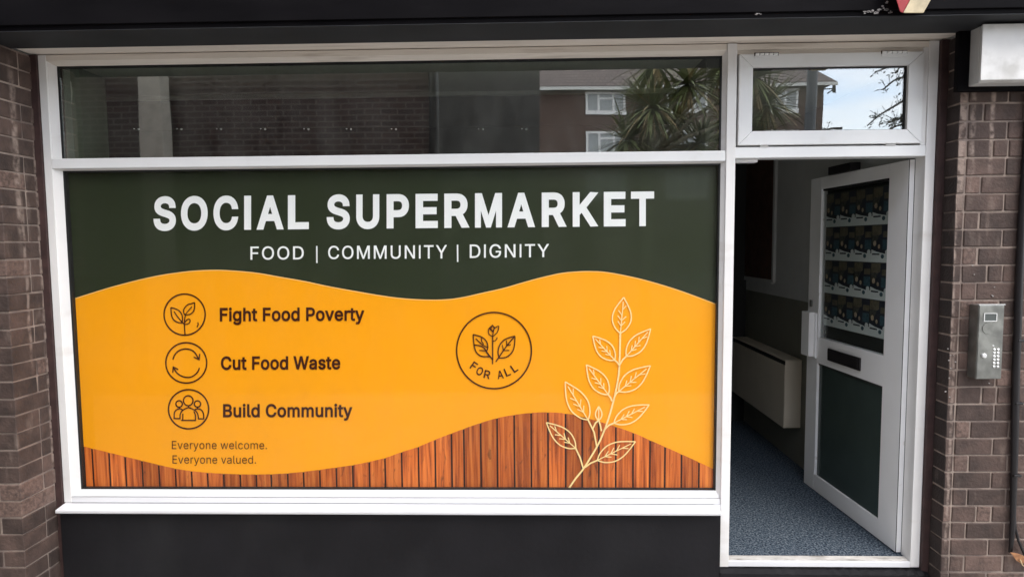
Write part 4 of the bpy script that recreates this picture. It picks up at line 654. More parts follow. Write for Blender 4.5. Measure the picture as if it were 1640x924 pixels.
_gc = {}
def thick(loops, o):
    if not o: return loops
    def area(l): return sum(l[i-1][0]*l[i][1]-l[i][0]*l[i-1][1] for i in range(len(l)))
    sg_ = 1 if area(max(loops, key=lambda l: abs(area(l)))) > 0 else -1
    res = []
    for l in loops:
        n = len(l); r_ = []
        for i in range(n):
            p = Vector(l[i]); a = (p-Vector(l[i-1])).normalized(); b = (Vector(l[(i+1) % n])-p).normalized()
            na, nb = Vector((a.y, -a.x)), Vector((b.y, -b.x)); m_ = na+nb
            if m_.length < 0.3: m_ = na
            m_.normalize(); r_.append(tuple(p+m_*(o*sg_/max(0.55, m_.dot(na)))))
        res.append(r_)
    return res
from mathutils.geometry import delaunay_2d_cdt
def _wind(p, loops):
    n = 0
    for l in loops:
        for i in range(len(l)):
            a, b = l[i-1], l[i]
            if (a[1] > p[1]) != (b[1] > p[1]) and p[0] < (b[0]-a[0])*(p[1]-a[1])/(b[1]-a[1])+a[0]: n += 1 if b[1] > a[1] else -1
    return n
def _char(ch, bold):
    key = (ch, bold)
    if key in _gc: return _gc[key]
    vs, fs = [], []
    loops = thick(GLY[ch][1], bold*1000) if GLY[ch][1] else []
    if loops:
        pv, pe = [], []
        for l in loops:
            n0 = len(pv); pv += [Vector((p[0]/1000, p[1]/1000)) for p in l]; pe += [(n0+i, n0+(i+1) % len(l)) for i in range(len(l))]
        v_, e_, f_ = delaunay_2d_cdt(pv, pe, [], 0, 1e-6)[:3]
        vs = [Vector((v.x, v.y, 0)) for v in v_]
        for f in f_:
            c = sum((v_[k] for k in f), Vector((0, 0)))/len(f)*1000
            if _wind(c, loops): fs.append(tuple(f))
    _gc[key] = (vs, fs); return _gc[key]
def glyph(txt, bold=0.0, space=0.0):
    vs, fs, x = [], [], 0.0
    for ch in txt:
        v_, f_ = _char(ch, bold); n0 = len(vs)
        vs += [v+Vector((x, 0, 0)) for v in v_]; fs += [tuple(n0+i for i in f) for f in f_]
        x += GLY[ch][0]/1000+space
    return vs, fs
CAP = None
def capH(bold=0.0):
    vs, _ = glyph('E', bold); return min(v.y for v in vs), max(v.y for v in vs)
def put(mb, g, fn2, y):
    vs, fs = g; k = len(mb.v)
    for v in vs:
        u, vv = fn2(v); mb.v.append(P(u, vv, y-v.z))
    for f in fs: mb.f.append(tuple(k+i for i in f)); mb.m.append(0)
def line(mb, txt, u0, u1, base0, base1, h0, h1, bold=0.0, space=0.0, y=None):
    g = glyph(txt, bold, space); vs, _ = g
    xa, xb = min(v.x for v in vs), max(v.x for v in vs); b0, b1 = capH(bold)
    def f(v):
        t = (v.x-xa)/(xb-xa); s_ = (v.y-b0)/(b1-b0)
        return u0+(u1-u0)*t, base0+(base1-base0)*t-s_*(h0+(h1-h0)*t)
    put(mb, g, f, y)
YT = lay(6)
HL = [('S',245.7,281.7),('O',289.8,332.6),('C',341.8,381.6),('I',391,402.1),('A',410.8,454.4),('L',461.1,494.7),
      ('S',523.1,560.2),('U',570.5,607.5),('P',619.2,655),('E',665.5,701.2),('R',711.5,752.1),('M',760.7,804),('A',812.7,857),('R',867.6,907.6),('K',917.2,958.3),('E',967,1001.9),('T',1010.5,1047.6)]
BOLD = 0.031
def hl_base(u): return 369.5-(u-245)*(7.3/802)
def hl_top(u): return 315.3-(u-245)*(8.6/802)
def headline(part, items):
    mb = MB()
    for ch, u0, u1 in items:
        g = glyph(ch, BOLD); vs, _ = g; xa, xb = min(v.x for v in vs), max(v.x for v in vs); b0, b1 = capH(BOLD)
        def f(v):
            u = u0+(u1-u0)*(v.x-xa)/(xb-xa); s_ = (v.y-b0)/(b1-b0)
            return u, hl_base(u)+(hl_top(u)-hl_base(u))*s_
        put(mb, g, f, YT)
    return mb.build(part, M['v_white'], sg, fix=False)
headline('headline_word', HL[:6]); headline('headline_word', HL[6:])
mb = MB()
line(mb, 'FOOD', 401, 486.5, 416, 415.5, 21, 21, 0.006, 0.055, YT)
line(mb, 'COMMUNITY', 525.5, 716, 415, 414, 21, 21.5, 0.006, 0.055, YT)
line(mb, 'DIGNITY', 752.3, 879.5, 413.2, 411.8, 21.5, 21, 0.006, 0.055, YT)
ribbon(mb, [(507.3,394),(507.5,421.3)], 2.3, YT); ribbon(mb, [(732.8,392),(733,419.5)], 2.3, YT)
mb.build('subtitle', M['v_white'], sg, fix=False)
for args in (('Fight Food Poverty', 352, 583.6, 514.6, 513.6, 21.6, 21.8), ('Cut Food Waste', 353.8, 545, 592.2, 591.2, 21.6, 21.4), ('Build Community', 357.2, 564.5, 668, 667.8, 21.2, 21.2)):
    mb = MB(); line(mb, *args, 0.022, 0.014, YT); mb.build('slogan_line', M['v_brown'], sg, fix=False)
mb = MB(); line(mb, 'Everyone welcome.', 275.3, 427.5, 718.6, 718.8, 12.8, 12.6, -0.002, 0.012, YT); line(mb, 'Everyone valued.', 276.3, 410, 741.8, 742, 13, 12.6, -0.002, 0.012, YT)
mb.build('welcome_text', M['v_brown'], sg, fix=False)
# icons
def sub(off, s, pts_): return [(off[0]+x/s, off[1]+y/s) for x, y in pts_]
def bez(pts_, n=10):
    out = []
    for i in range(0, len(pts_)-1, 3):
        p0, p1, p2, p3 = [Vector(p) for p in pts_[i:i+4]]
        for k in range(n):
            t = k/n; out.append(tuple(p0*(1-t)**3+p1*3*t*(1-t)**2+p2*3*t*t*(1-t)+p3*t**3))
    out.append(tuple(pts_[-1])); return out
def smooth(pts_, n=6):
    out = []; m_ = len(pts_)
    for i in range(m_-1):
        p0, p1, p2, p3 = [Vector(pts_[max(0, min(m_-1, i+d))]) for d in (-1, 0, 1, 2)]
        for k in range(n):
            t = k/n
            out.append(tuple(0.5*((2*p1)+(p2-p0)*t+(2*p0-5*p1+4*p2-p3)*t*t+(3*p1-p0-3*p2+p3)*t**3)))
    out.append(tuple(pts_[-1])); return out
YI = [lay(5)]
def nexty(): YI[0] -= 0.00006; return YI[0]
def draw(mb, off, s, pts_, wz, closed=False):
    ribbon(mb, sub(off, s, pts_), wz/s, nexty(), closed)
o1, s1 = (255,465), 11.555
mb = MB(); draw(mb, o1, s1, circ(470,447,380,380), 26, True)
draw(mb, o1, s1, smooth([(215,318),(300,340),(365,375),(410,430),(430,500),(425,600)])+smooth([(425,600),(350,592),(285,560),(245,510),(225,440),(215,318)])[1:], 22)
draw(mb, o1, s1, [(272,388),(340,490),(425,590),(470,632)], 20)
draw(mb, o1, s1, smooth([(655,225),(600,245),(535,262),(480,310),(452,370),(460,430),(480,455)])+smooth([(480,455),(560,445),(620,405),(650,340),(655,225)])[1:], 22)
draw(mb, o1, s1, [(605,300),(550,365),(485,440)], 18)
draw(mb, o1, s1, smooth([(490,455),(472,520),(466,640),(478,825)]), 22)
draw(mb, o1, s1, smooth([(470,630),(540,615),(572,570),(560,535),(520,540),(475,590)]), 20)
draw(mb, o1, s1, smooth([(712,590),(722,625),(712,650),(698,680)]), 20)
mb.build('sprout_icon', M['v_brown'], sg, fix=False)
o2 = (255,540); mb = MB(); draw(mb, o2, s1, circ(500,472,378,373), 26, True)
draw(mb, o2, s1, smooth([(252,410),(290,320),(370,245),(480,215),(580,230),(660,285),(735,410)]), 24)
draw(mb, o2, s1, [(640,365),(738,412),(750,305)], 22)
draw(mb, o2, s1, smooth([(745,565),(700,655),(610,725),(510,740),(410,715),(320,650),(262,550)]), 24)
draw(mb, o2, s1, [(250,655),(260,548),(350,595)], 22)
mb.build('recycle_icon', M['v_brown'], sg, fix=False)
o3 = (255,615); mb = MB(); draw(mb, o3, s1, circ(543,463,372,362), 26, True)
draw(mb, o3, s1, circ(537,305,88,92,40), 24, True); draw(mb, o3, s1, circ(368,365,60,60,32), 24, True); draw(mb, o3, s1, circ(708,365,58,58,32), 24, True)
draw(mb, o3, s1, smooth([(440,480),(405,460),(370,455),(310,480),(280,535),(276,635)])+[(385,635)]+smooth([(385,570),(410,510),(460,465),(540,430)]), 22)
draw(mb, o3, s1, smooth([(540,430),(620,460),(690,510),(720,580),(725,640)])+[(825,640)]+smooth([(822,560),(800,500),(760,465),(705,455),(650,475)]), 22)
draw(mb, o3, s1, [(438,545),(435,655)], 22); draw(mb, o3, s1, [(405,668),(680,668)], 22); draw(mb, o3, s1, smooth([(640,500),(668,570),(672,668)]), 22)
draw(mb, o3, s1, [(540,400),(540,435)], 20); draw(mb, o3, s1, [(372,425),(372,455)], 20); draw(mb, o3, s1, [(706,425),(706,455)], 20)
mb.build('people_icon', M['v_brown'], sg, fix=False)
# FOR ALL emblem
o4, s4 = (690,480), 5.777; mb = MB(); draw(mb, o4, s4, circ(585,469,346,352,80), 13, True)
draw(mb, o4, s4, smooth([(392,320),(470,345),(515,385),(527,440),(515,475),(512,480)])+[(545,525)]+smooth([(545,525),(470,522),(425,490),(402,430),(392,320)])[1:], 11)
draw(mb, o4, s4, smooth([(415,358),(470,410),(520,440)]), 10); draw(mb, o4, s4, [(468,350),(470,385),(490,412)], 9)
draw(mb, o4, s4, smooth([(400,415),(480,435),(515,480),(572,555)]), 11); draw(mb, o4, s4, [(448,468),(512,472)], 9)
draw(mb, o4, s4, smooth([(778,335),(690,365),(640,415),(622,480),(632,538)])+smooth([(632,538),(700,530),(755,480),(775,410),(778,335)])[1:], 11)
draw(mb, o4, s4, smooth([(770,345),(700,430),(602,572)]), 11); draw(mb, o4, s4, [(700,375),(702,425),(740,415)], 9); draw(mb, o4, s4, [(662,418),(672,470),(726,468)], 9)
draw(mb, o4, s4, [(572,595),(573,460),(572,340)], 11)
draw(mb, o4, s4, smooth([(572,340),(540,320),(533,285),(540,265),(558,280),(575,300)]), 9); draw(mb, o4, s4, smooth([(572,340),(615,300),(628,245),(590,265),(578,300),(572,340)]), 9)
draw(mb, o4, s4, [(540,265),(570,236),(595,262)], 9); draw(mb, o4, s4, [(570,236),(556,268),(572,290),(588,266),(570,236)], 8)
draw(mb, o4, s4, smooth([(575,383),(600,375),(615,348)]), 9)
for ch, cx, cy, an in (('F',398,612,34),('O',453,660,24),('R',522,690,12),('A',643,692,-9),('L',708,667,-22),('L',772,632,-34)):
    g = glyph(ch, 0.012); vs, _ = g; xa, xb = min(v.x for v in vs), max(v.x for v in vs); b0, b1 = capH(0.012)
    ca, sa = math.cos(R(an)), math.sin(R(an)); hw, hh = (24 if ch in 'LF' else 29), 38
    def f(v):
        a = (2*(v.x-xa)/(xb-xa)-1)*hw; b = -(2*(v.y-b0)/(b1-b0)-1)*hh
        return o4[0]+(cx+a*ca-b*sa)/s4, o4[1]+(cy+a*sa+b*ca)/s4
    put(mb, g, f, YT)
mb.build('for_all_emblem', M['v_brown'], sg, fix=False)
# leafy sprig
o5, s5 = (850,460), 2.718; mb = MB(); LW = 5.4
draw(mb, o5, s5, smooth([(160,883),(195,832),(232,785),(290,690),(322,618),(345,550),(366,470),(380,400),(386,340),(390,195)]), 7.5)
def leaf(base, tip, wd, veins=4):
    b, t = Vector(base), Vector(tip); d = t-b; L_ = d.length; d.normalize(); n_ = Vector((-d.y, d.x))
    sh = [(0,0),(0.12,0.55),(0.3,0.93),(0.45,1.0),(0.62,0.86),(0.8,0.5),(0.92,0.2),(1,0)]
    for sgn in (1, -1):
        draw(mb, o5, s5, smooth([tuple(b+d*(L_*a)+n_*(sgn*wd*q)) for a, q in sh], 4), LW)
    draw(mb, o5, s5, [tuple(b+d*(L_*a)) for a in (0.02, 0.3, 0.6, 0.88)], LW*.8)
    for i in range(veins):
        a = 0.2+0.6*i/veins
        for sgn in (1, -1):
            if (i+(sgn > 0)) % 4 == 3: continue
            p = b+d*(L_*a); draw(mb, o5, s5, [tuple(p), tuple(p+d*(L_*0.13)+n_*(sgn*wd*0.48*(1-abs(a-.4))))], LW*.75)
leaf((390,200),(405,44),41); leaf((366,317),(270,212),34); leaf((416,300),(522,181),33); leaf((338,467),(242,337),36); leaf((383,453),(521,341),38)
leaf((250,577),(150,411),42); leaf((362,590),(516,511),34); leaf((196,700),(68,588),35); leaf((290,752),(456,671),38); leaf((296,578),(296,518),14, 0)
for l_ in ([(386,340),(376,325),(366,317)],[(386,340),(400,315),(416,300)],[(354,495),(348,480),(338,467)],[(362,482),(372,462),(383,453)],[(287,690),(276,630),(250,577)],[(322,618),(340,600),(362,590)],[(228,785),(215,740),(196,700)],[(236,783),(260,765),(290,752)],[(270,615),(282,590),(296,578)],[(308,625),(303,600),(296,578)]):
    draw(mb, o5, s5, l_, 6.5)
mb.build('leaf_sprig', M['v_cream'], sg, fix=False)

# ------------------------------------------------------------------ door, standing open inwards
HX, HY = 4.3545, 0.084
A = Vector((-0.058, 1.0, 0)).normalized(); NV = Vector((A.y, -A.x, 0))   # A runs to the free edge, NV points to the hidden side (+x)
HO = Vector((HX, HY, 0))
dr = thing('shop_door', (HX, HY, FLOOR), 'white framed shop door standing open inwards, leaflets behind its upper glass and a dark green panel below', 'door')
def DP(u, v, out=0.0):
    p = PL(u, v, HO-NV*out, NV); q = p-HO; return q.dot(A), q.z
DL = DP(1294, 500)[0]
DTOP, DBOT = ZH0-0.006, FLOOR+0.008
def dpt(a, z, n): return HO+A*a+NV*n+Vector((0, 0, z))
def dbox(name, a0, a1, n0, n1, z0, z1, mt, parent=dr, bevel=0.002):
    b_ = MB(); b_.hexa([dpt(a0,z0,n0),dpt(a1,z0,n0),dpt(a1,z1,n0),dpt(a0,z1,n0)], [dpt(a0,z0,n1),dpt(a1,z0,n1),dpt(a1,z1,n1),dpt(a0,z1,n1)])
    return b_.build(name, mt, parent, bevel=bevel)
a_h = DP(1424, 300)[0]; a_h2 = DP(1410, 700)[0]; a_h = (a_h+a_h2)/2     # hinge side inner edge
a_f = (DP(1314, 320)[0]+DP(1306, 700)[0])/2
zt_g = DP(1424, 285)[1]; zm1 = (DP(1415, 573)[1]+DP(1309, 537)[1])/2; zm0 = (DP(1412, 621)[1]+DP(1309, 579)[1])/2; zb_g = (DP(1404, 832)[1]+DP(1303, 757)[1])/2
TH = 0.046
dbox('hinge_stile', 0.0, a_h, 0, TH, DBOT, DTOP, M['doorwhite'])
dbox('lock_stile', a_f, DL, 0, TH, DBOT, DTOP, M['doorwhite'])
dbox('top_rail', a_h+e, a_f-e, 0.0005, TH, zt_g, DTOP, M['doorwhite'])
dbox('middle_rail', a_h+e, a_f-e, 0.0005, TH, zm0, zm1, M['doorwhite'])
dbox('bottom_rail', a_h+e, a_f-e, 0.0005, TH, DBOT, zb_g, M['doorwhite'])
dbox('hinge_edge', -0.004, -0.0005, 0.0025, 0.0275, DBOT, DTOP, M['dooredge'], bevel=0.001)
dbox('edge_dark_strip', -0.0035, -0.0006, 0.0, 0.002, DBOT, DTOP, M['gasket'], bevel=0)
dbox('edge_dark_strip', -0.0035, -0.0006, 0.028, 0.0445, DBOT, DTOP, M['gasket'], bevel=0)  # black strip standing in for the shaded gap beside the jamb
for z0, z1 in ((zm1, zt_g), (zb_g, zm0)):
    dbox('glazing_bead', a_f-0.012, a_f-e, -0.004, 0.02, z0+e, z1-e, M['dooredge'], bevel=0.002)
    dbox('rubber_seal', a_h+e, a_f-0.0125, 0.006, 0.03, z1-0.012, z1-e, M['gasket'], bevel=0)
dbox('window_pane', a_h+0.001, a_f-0.013, 0.012, 0.016, zm1+0.001, zt_g-0.013, M['glass_door'], bevel=0)
dbox('lower_panel', a_h+0.001, a_f-0.013, 0.012, 0.030, zb_g+0.001, zm0-0.013, M['doorpanel'], bevel=0)
dbox('window_backing', a_h+0.001, a_f-0.013, 0.034, 0.038, zm1+0.001, zt_g-0.013, M['dark'], bevel=0)
# letterbox
q = [DP(1327.5,556), DP(1379,574.5), DP(1379,596), DP(1327.5,575)]
la, lb = (q[1][0]+q[2][0])/2, (q[0][0]+q[3][0])/2; lz1, lz0 = (q[0][1]+q[1][1])/2, (q[2][1]+q[3][1])/2
lbx = dbox('letterbox', la, lb, -0.010, 0.0, lz0, lz1, M['black'], bevel=0.003)
dbox('letterbox_flap', la+0.015, lb-0.015, -0.015, -0.0102, lz0+0.012, lz1-0.012, M['black'], lbx, bevel=0.002)
# lock case at the free edge
zz1 = DP(1292, 497)[1]; zz0 = DP(1292, 566)[1]
lk = dbox('lock_case', DL-0.105, DL-0.006, -0.045, -0.0005, zz0, zz1, M['doorwhite'], bevel=0.003)
dbox('lock_plate', DL-0.125, DL-0.1055, -0.012, -0.0008, zz0-0.006, zz1-0.004, M['dooredge'], lk, bevel=0.002)
zk = DP(1291, 484)[1]
dbox('lock_cylinder', DL-0.06, DL-0.035, -0.010, -0.0005, zk-0.022, zk+0.022, M['steel'], bevel=0.004)
dbox('door_closer', DL*0.50, DL*0.75, -0.02, 0.04, DTOP+0.001, DTOP+0.05, M['black'])

# leaflets fixed inside the door's glass
M['l_white'] = mat('leaflet_white', (0.62, 0.64, 0.64), 0.5); M['l_dark'] = mat('leaflet_dark_figure', (0.018, 0.02, 0.035), 0.5)
M['l_teal'] = mat('leaflet_teal', (0.04, 0.085, 0.115), 0.5, var=0.3, vscale=60); M['l_tan'] = mat('leaflet_tan', (0.12, 0.098, 0.066), 0.5, var=0.3, vscale=40)
M['l_brown'] = mat('leaflet_olive', (0.06, 0.06, 0.052), 0.5, var=0.5, vscale=70); M['l_skin'] = mat('leaflet_face', (0.42, 0.32, 0.22), 0.5, var=0.3, vscale=60)
rows = ['top', 'second', 'third', 'bottom']; cols = ['column nearest the hinges', 'second column from hinges', 'third column from hinges', 'column nearest the lock']
GA0, GA1 = a_h+0.004, a_f-0.030
zr = [DP(1422, 296)[1], DP(1422, 358)[1], DP(1420, 425)[1], DP(1418, 490)[1], DP(1414, 556)[1]]
ztop = zt_g-0.035; zbot = zm1+0.085; rh = (ztop-zbot)/4; cw = (GA1-GA0)/4
proto = None
for r in range(4):
    for c in range(4):
        a0 = GA0+c*cw; z0 = ztop-(r+1)*rh
        lab = 'white footed printed leaflet on the door glass, %s row, %s' % (rows[r], cols[c])
        if proto is None:
            ob = thing('leaflet', tuple(dpt(a0, z0, 0.0195)), lab, 'leaflet', 'leaflets inside the door glass'); ob.rotation_euler = (0, 0, 0)
            def quad(name, fx0, fx1, fz0, fz1, k_, mt, par=ob, th_=0.0003):
                n0 = 0.0195-0.0004*k_; b_ = MB()   # fx 0 = lock side (left in view), 1 = hinge side
                aa, bb = a0+cw*(1-fx1), a0+cw*(1-fx0); zz0_, zz1_ = z0+rh*fz0, z0+rh*fz1
                b_.hexa([dpt(aa,zz0_,n0),dpt(bb,zz0_,n0),dpt(bb,zz1_,n0),dpt(aa,zz1_,n0)], [dpt(aa,zz0_,n0+th_),dpt(bb,zz0_,n0+th_),dpt(bb,zz1_,n0+th_),dpt(aa,zz1_,n0+th_)])
                return b_.build(name, mt, par)
            def poly(name, pts_, k_, mt, par=ob):
                n0 = 0.0195-0.0004*k_; f_ = [dpt(a0+cw*(1-x), z0+rh*z_, n0) for x, z_ in pts_]
                return MB().hexa(f_, [p+NV*0.0003 for p in f_]).build(name, mt, par)
            quad('photo', 0.01, 0.99, 0.0, 1.0, 0, M['l_brown'])
            quad('tan_block', 0.02, 0.52, 0.72, 0.97, 1, M['l_tan'])
            poly('dark_shape', [(0.02,0.30),(0.60,0.22),(0.98,0.24),(0.98,0.66),(0.62,0.62),(0.60,0.78),(0.42,0.72),(0.30,0.55),(0.02,0.50)], 2, M['l_dark'])
            quad('dark_corner', 0.55, 0.98, 0.62, 0.985, 3, M['l_dark'])
            quad('brown_block', 0.62, 0.98, 0.66, 0.82, 4, M['l_tan'])
            quad('teal_block', 0.60, 0.98, 0.34, 0.60, 3, M['l_teal'])
            poly('face', [(0.18+0.085*math.cos(t_*math.pi/5), 0.50+0.075*math.sin(t_*math.pi/5)) for t_ in range(10)], 4, M['l_skin'])
            poly('hand', [(0.42+0.06*math.cos(t_*math.pi/5), 0.42+0.06*math.sin(t_*math.pi/5)) for t_ in range(10)], 4, M['l_skin'])
            poly('footer', [(0.0,0.0),(1.0,0.0),(1.0,0.24),(0.75,0.23),(0.30,0.28),(0.0,0.34)], 3, M['l_white'])
            quad('caption_bar', 0.05, 0.46, 0.195, 0.235, 4, M['l_dark'])
            poly('badge', [(0.62+0.09*math.cos(t_*math.pi/5), 0.16+0.06*math.sin(t_*math.pi/5)) for t_ in range(10)], 4, M['l_teal'])
            poly('seal', [(0.86+0.10*math.cos(t_*math.pi/5), 0.27+0.07*math.sin(t_*math.pi/5)) for t_ in range(10)], 5, M['l_white'])
            proto = ob; base = dpt(a0, z0, 0.0195)
        else:
            ob = clone(proto); ob.location = dpt(a0, z0, 0.0195); ob['label'] = lab

# ------------------------------------------------------------------ inside
tag(MB().box(XM1-0.2, 4.9, 0.0575, 9, -0.02, FLOOR).build('floor', M['carpet']), kind='structure')
CW = 4.40+0.012
tag(MB().box(CW, CW+0.1, 0.09, 9, FLOOR+.001, 1.235).build('corridor_dado', M['dado']), kind='structure')
tag(MB().box(CW, CW+0.1, 0.09, 9, 1.236, 2.56).build('corridor_wall', M['wallpaint']), kind='structure')
tag(MB().box(3.44-0.1, 3.44, 0.085, 9, FLOOR+.001, 2.9).build('partition_wall', M['dado']), kind='structure')
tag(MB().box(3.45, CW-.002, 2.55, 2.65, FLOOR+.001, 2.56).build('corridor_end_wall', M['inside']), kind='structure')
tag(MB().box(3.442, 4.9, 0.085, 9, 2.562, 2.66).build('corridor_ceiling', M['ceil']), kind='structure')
nb = thing('noticeboard', (CW-0.02, 2.1, 1.85), 'dark brown noticeboard with a pale edge on the corridor wall beside the door', 'noticeboard')
MB().box(CW-0.018, CW-0.001, 1.92, 2.545, 1.36, 2.50).build('board', M['board'], nb)
MB().box(CW-0.022, CW-0.001, 1.885, 1.918, 1.34, 2.52).build('edge_strip', M['wallpaint'], nb)
MB().box(CW-0.022, CW-0.001, 1.919, 2.545, 1.325, 1.358).build('edge_strip', M['wallpaint'], nb)
ht = thing('storage_heater', (CW-0.06, 1.9, 0.3), 'cream metal storage heater on the corridor wall behind the open door', 'heater')
hx0, hx1, hy0, hy1, hz0, hz1 = CW-0.125, CW-0.004, 1.36, 2.5, 0.315, 0.815
MB().box(hx0, hx1, hy0+0.006, hy1, hz0, hz1-0.045).build('case', M['heater'], ht, bevel=0.004)
MB().box(hx0+0.012, hx1-0.012, hy0+0.02, hy1, hz1-0.0445, hz1-0.0105).build('grille', M['dark'], ht)
MB().box(hx0+0.0, hx1, hy0, hy1, hz1-0.010, hz1).build('top_panel', M['heater'], ht, bevel=0.003)
MB().box(hx0+0.002, hx1-0.002, hy0, hy0+0.0055, hz0+0.006, hz1-0.0105).build('end_panel', M['heater'], ht, bevel=0.002)
# shop room seen through the top pane
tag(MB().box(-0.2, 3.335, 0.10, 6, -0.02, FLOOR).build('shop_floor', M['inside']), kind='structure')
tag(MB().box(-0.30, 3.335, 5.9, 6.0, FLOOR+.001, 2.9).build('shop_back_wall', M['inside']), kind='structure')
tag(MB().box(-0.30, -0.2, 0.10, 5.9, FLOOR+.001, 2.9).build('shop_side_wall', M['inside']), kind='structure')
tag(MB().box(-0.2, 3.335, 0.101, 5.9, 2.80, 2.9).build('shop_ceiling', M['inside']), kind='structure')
ZC = 2.585
YC = 0.72
tag(MB().box(-0.2, 3.335, 0.08, YC, ZC, 2.70).build('window_head_ceiling', M['ceil']), kind='structure')
ct = thing('ceiling_trim', (1.6, YC, ZC), 'pale trim along the edge of the ceiling inside the upper window', 'trim')
MB().box(-0.2, 3.335, YC+0.001, YC+0.03, ZC-0.022, 2.70).build('trim_board', M['trim'], ct, bevel=0.002)
rv = thing('window_lining', (0.1, 0.1, 2.2), 'pale green lining board at the left inside edge of the upper window', 'panel')
MB().box(XG0-0.03, XG0+0.012, 0.055, 0.10, ZS1-0.05, ZC-0.002).build('lining_board', mat('pale_lining', (0.42, 0.46, 0.42), 0.6), rv)
MB().box(XG0-0.03, XG0+0.060, 0.1005, 0.30, ZS1-0.05, ZC-0.002).build('return_board', mat('green_lining', (0.22, 0.26, 0.20), 0.7), rv)
cb = [P(107,116,0.11), P(109,124,0.11), P(113,132,0.10), P(115,148,0.10), P(114,170,0.10), P(112,190,0.105), P(112.5,210,0.105), P(112,243,0.11)]
tag(MB().tube([tuple(p) for p in cb], 0.0035, 6).build('hanging_cable', M['trim'], smooth=True), 'thin pale cable hanging inside the left end of the upper window', 'cable')
tr = thing('clip_rail', (1.6, 0.15, 2.1), 'thin dark rail with small white clips and their modelled reflections behind the upper window', 'rail')
zc_ = P(500, 207, 0.15).z
MB().box(0.3, 3.3, 0.152, 0.155, zc_-0.001, zc_+0.001).build('rail', M['inside'], tr)
for u in (219, 287.5, 351, 421.5, 491, 559, 631, 770.5, 840):
    for du, sz in ((-4, 0.0035), (3, 0.0058)):  # one of each pair stands for the clip's reflection in the glass
        p = P(u+du, 207+0.4*du*0.2, 0.15); b_ = MB()
        b_.tube([(p.x, 0.1515, p.z), (p.x, 0.146, p.z)], [sz, sz*0.7], 7); b_.build('clip_pair_dot', M['v_white'], tr)
for (u, v) in ((657.5,171.5),(664,180)):
    pass

# ------------------------------------------------------------------ intercom, box, cable, leaf
YI0 = YPR-0.002
ic = thing('intercom_panel', tuple(P(1580, 545, YPR)), 'brushed steel intercom entry panel with keypad on the right brick pier', 'intercom')
yif = YPR-0.062
fx = [P(1567.5,489,yif), P(1609,488,yif), P(1603.5,607,yif), P(1562.5,607,yif)]
x0, x1 = (fx[0].x+fx[3].x)/2, (fx[1].x+fx[2].x)/2; z1, z0 = (fx[0].z+fx[1].z)/2, (fx[2].z+fx[3].z)/2
MB().box(x0, x1, yif, YPR-0.001, z0, z1).build('case', M['steel'], ic, bevel=0.004)
MB().box(x0+0.003, x1-0.003, yif-0.0025, yif-0.0004, z0+0.003, z1-0.003).build('face_plate', M['steel'], ic, bevel=0.001)
MB().box(x0-0.001, x1+0.001, yif-0.004, yif+0.01, z1+0.0005, z1+0.004).build('top_lip', M['steelbtn'], ic)
yb_ = yif-0.0028
def icp(u, v): return P(1540+u/6.16, 470+v/6.16, yb_)
a, b = icp(228, 200), icp(338, 268)
fr = MB(); w_ = 0.004
fr.box(a.x-w_, b.x+w_, yb_-0.003, yb_, a.z, a.z+w_*0.7).box(a.x-w_, b.x+w_, yb_-0.003, yb_, b.z-w_, b.z).box(a.x-w_, a.x, yb_-0.003, yb_, b.z+e, a.z-e).box(b.x, b.x+w_, yb_-0.003, yb_, b.z+e, a.z-e)
fr.build('display_frame', M['steelbtn'], ic)
MB().box(a.x+e, b.x-e, yb_-0.001, yb_, b.z+e, a.z-e).build('display', mat('lcd_grey', (0.08,0.09,0.085), 0.3), ic)
c = icp(262, 345)
rr = (icp(322,345)-c).length
MB().tube([(c.x, yb_, c.z), (c.x, yb_-0.0025, c.z)], [rr, rr*0.96], 24).build('speaker_disc', M['steel'], ic)
for i in range(6):
    for j in range(2):
        p = icp(323+j*37-i*1.0, 553+i*33.5)
        MB().tube([(p.x, yb_, p.z), (p.x, yb_-0.003, p.z), (p.x, yb_-0.0045, p.z)], [0.0060, 0.0058, 0.0035], 10).build('key_button', M['steelbtn'], ic)
p = icp(312, 515); MB().tube([(p.x, yb_, p.z), (p.x, yb_-0.002, p.z)], 0.004, 8).build('indicator', M['steelbtn'], ic)
p = icp(217, 612); MB().tube([(p.x, yb_, p.z), (p.x, yb_-0.007, p.z), (p.x, yb_-0.009, p.z)], [0.011, 0.011, 0.008], 14).build('lock_button', M['steelbtn'], ic)
# backing board and white box
bb_ = thing('backing_board', (5.0, YPR, 2.5), 'black board behind the white box at the top of the right pier', 'board')
xb0 = xat(1534.5, 100, YPR-0.03); zb0 = P(1580, 146, YPR-0.03).z
MB().box(xb0, 5.6, YPR-0.030, YPR-0.003, zb0, 2.6185).build('board', M['fascia'], bb_, bevel=0.003)
wb = thing('alarm_box', tuple(P(1610, 95, YPR-0.03)), 'white plastic alarm box at the top right under the fascia', 'box')
yw0, yw1 = YPR-0.031, -0.262
fo = [(1550,139.5),(1700,133),(1704,44),(1555.5,50)]; fi = [(1568.5,129),(1690,124),(1694,45),(1575.5,49)]
FO = [P(u,v,yw0) for u,v in fo]; FI = [P(u,v,yw1) for u,v in fi]
x0 = (FO[0].x+FO[3].x)/2; z0 = FO[0].z; z1 = min(FO[3].z, 2.617); x0i = (FI[0].x+FI[3].x)/2; z0i = FI[0].z; x1 = FO[1].x; x1i = x1-0.05
z1 = 2.616; z1i = 2.606
ymid = YPR-0.09
MB().hexa([(x0,ymid,z0),(x1,ymid,z0),(x1,ymid,z1),(x0,ymid,z1)], [(x0,yw0,z0),(x1,yw0,z0),(x1,yw0,z1),(x0,yw0,z1)]).build('back_tray', M['boxrim'], wb, bevel=0.003)
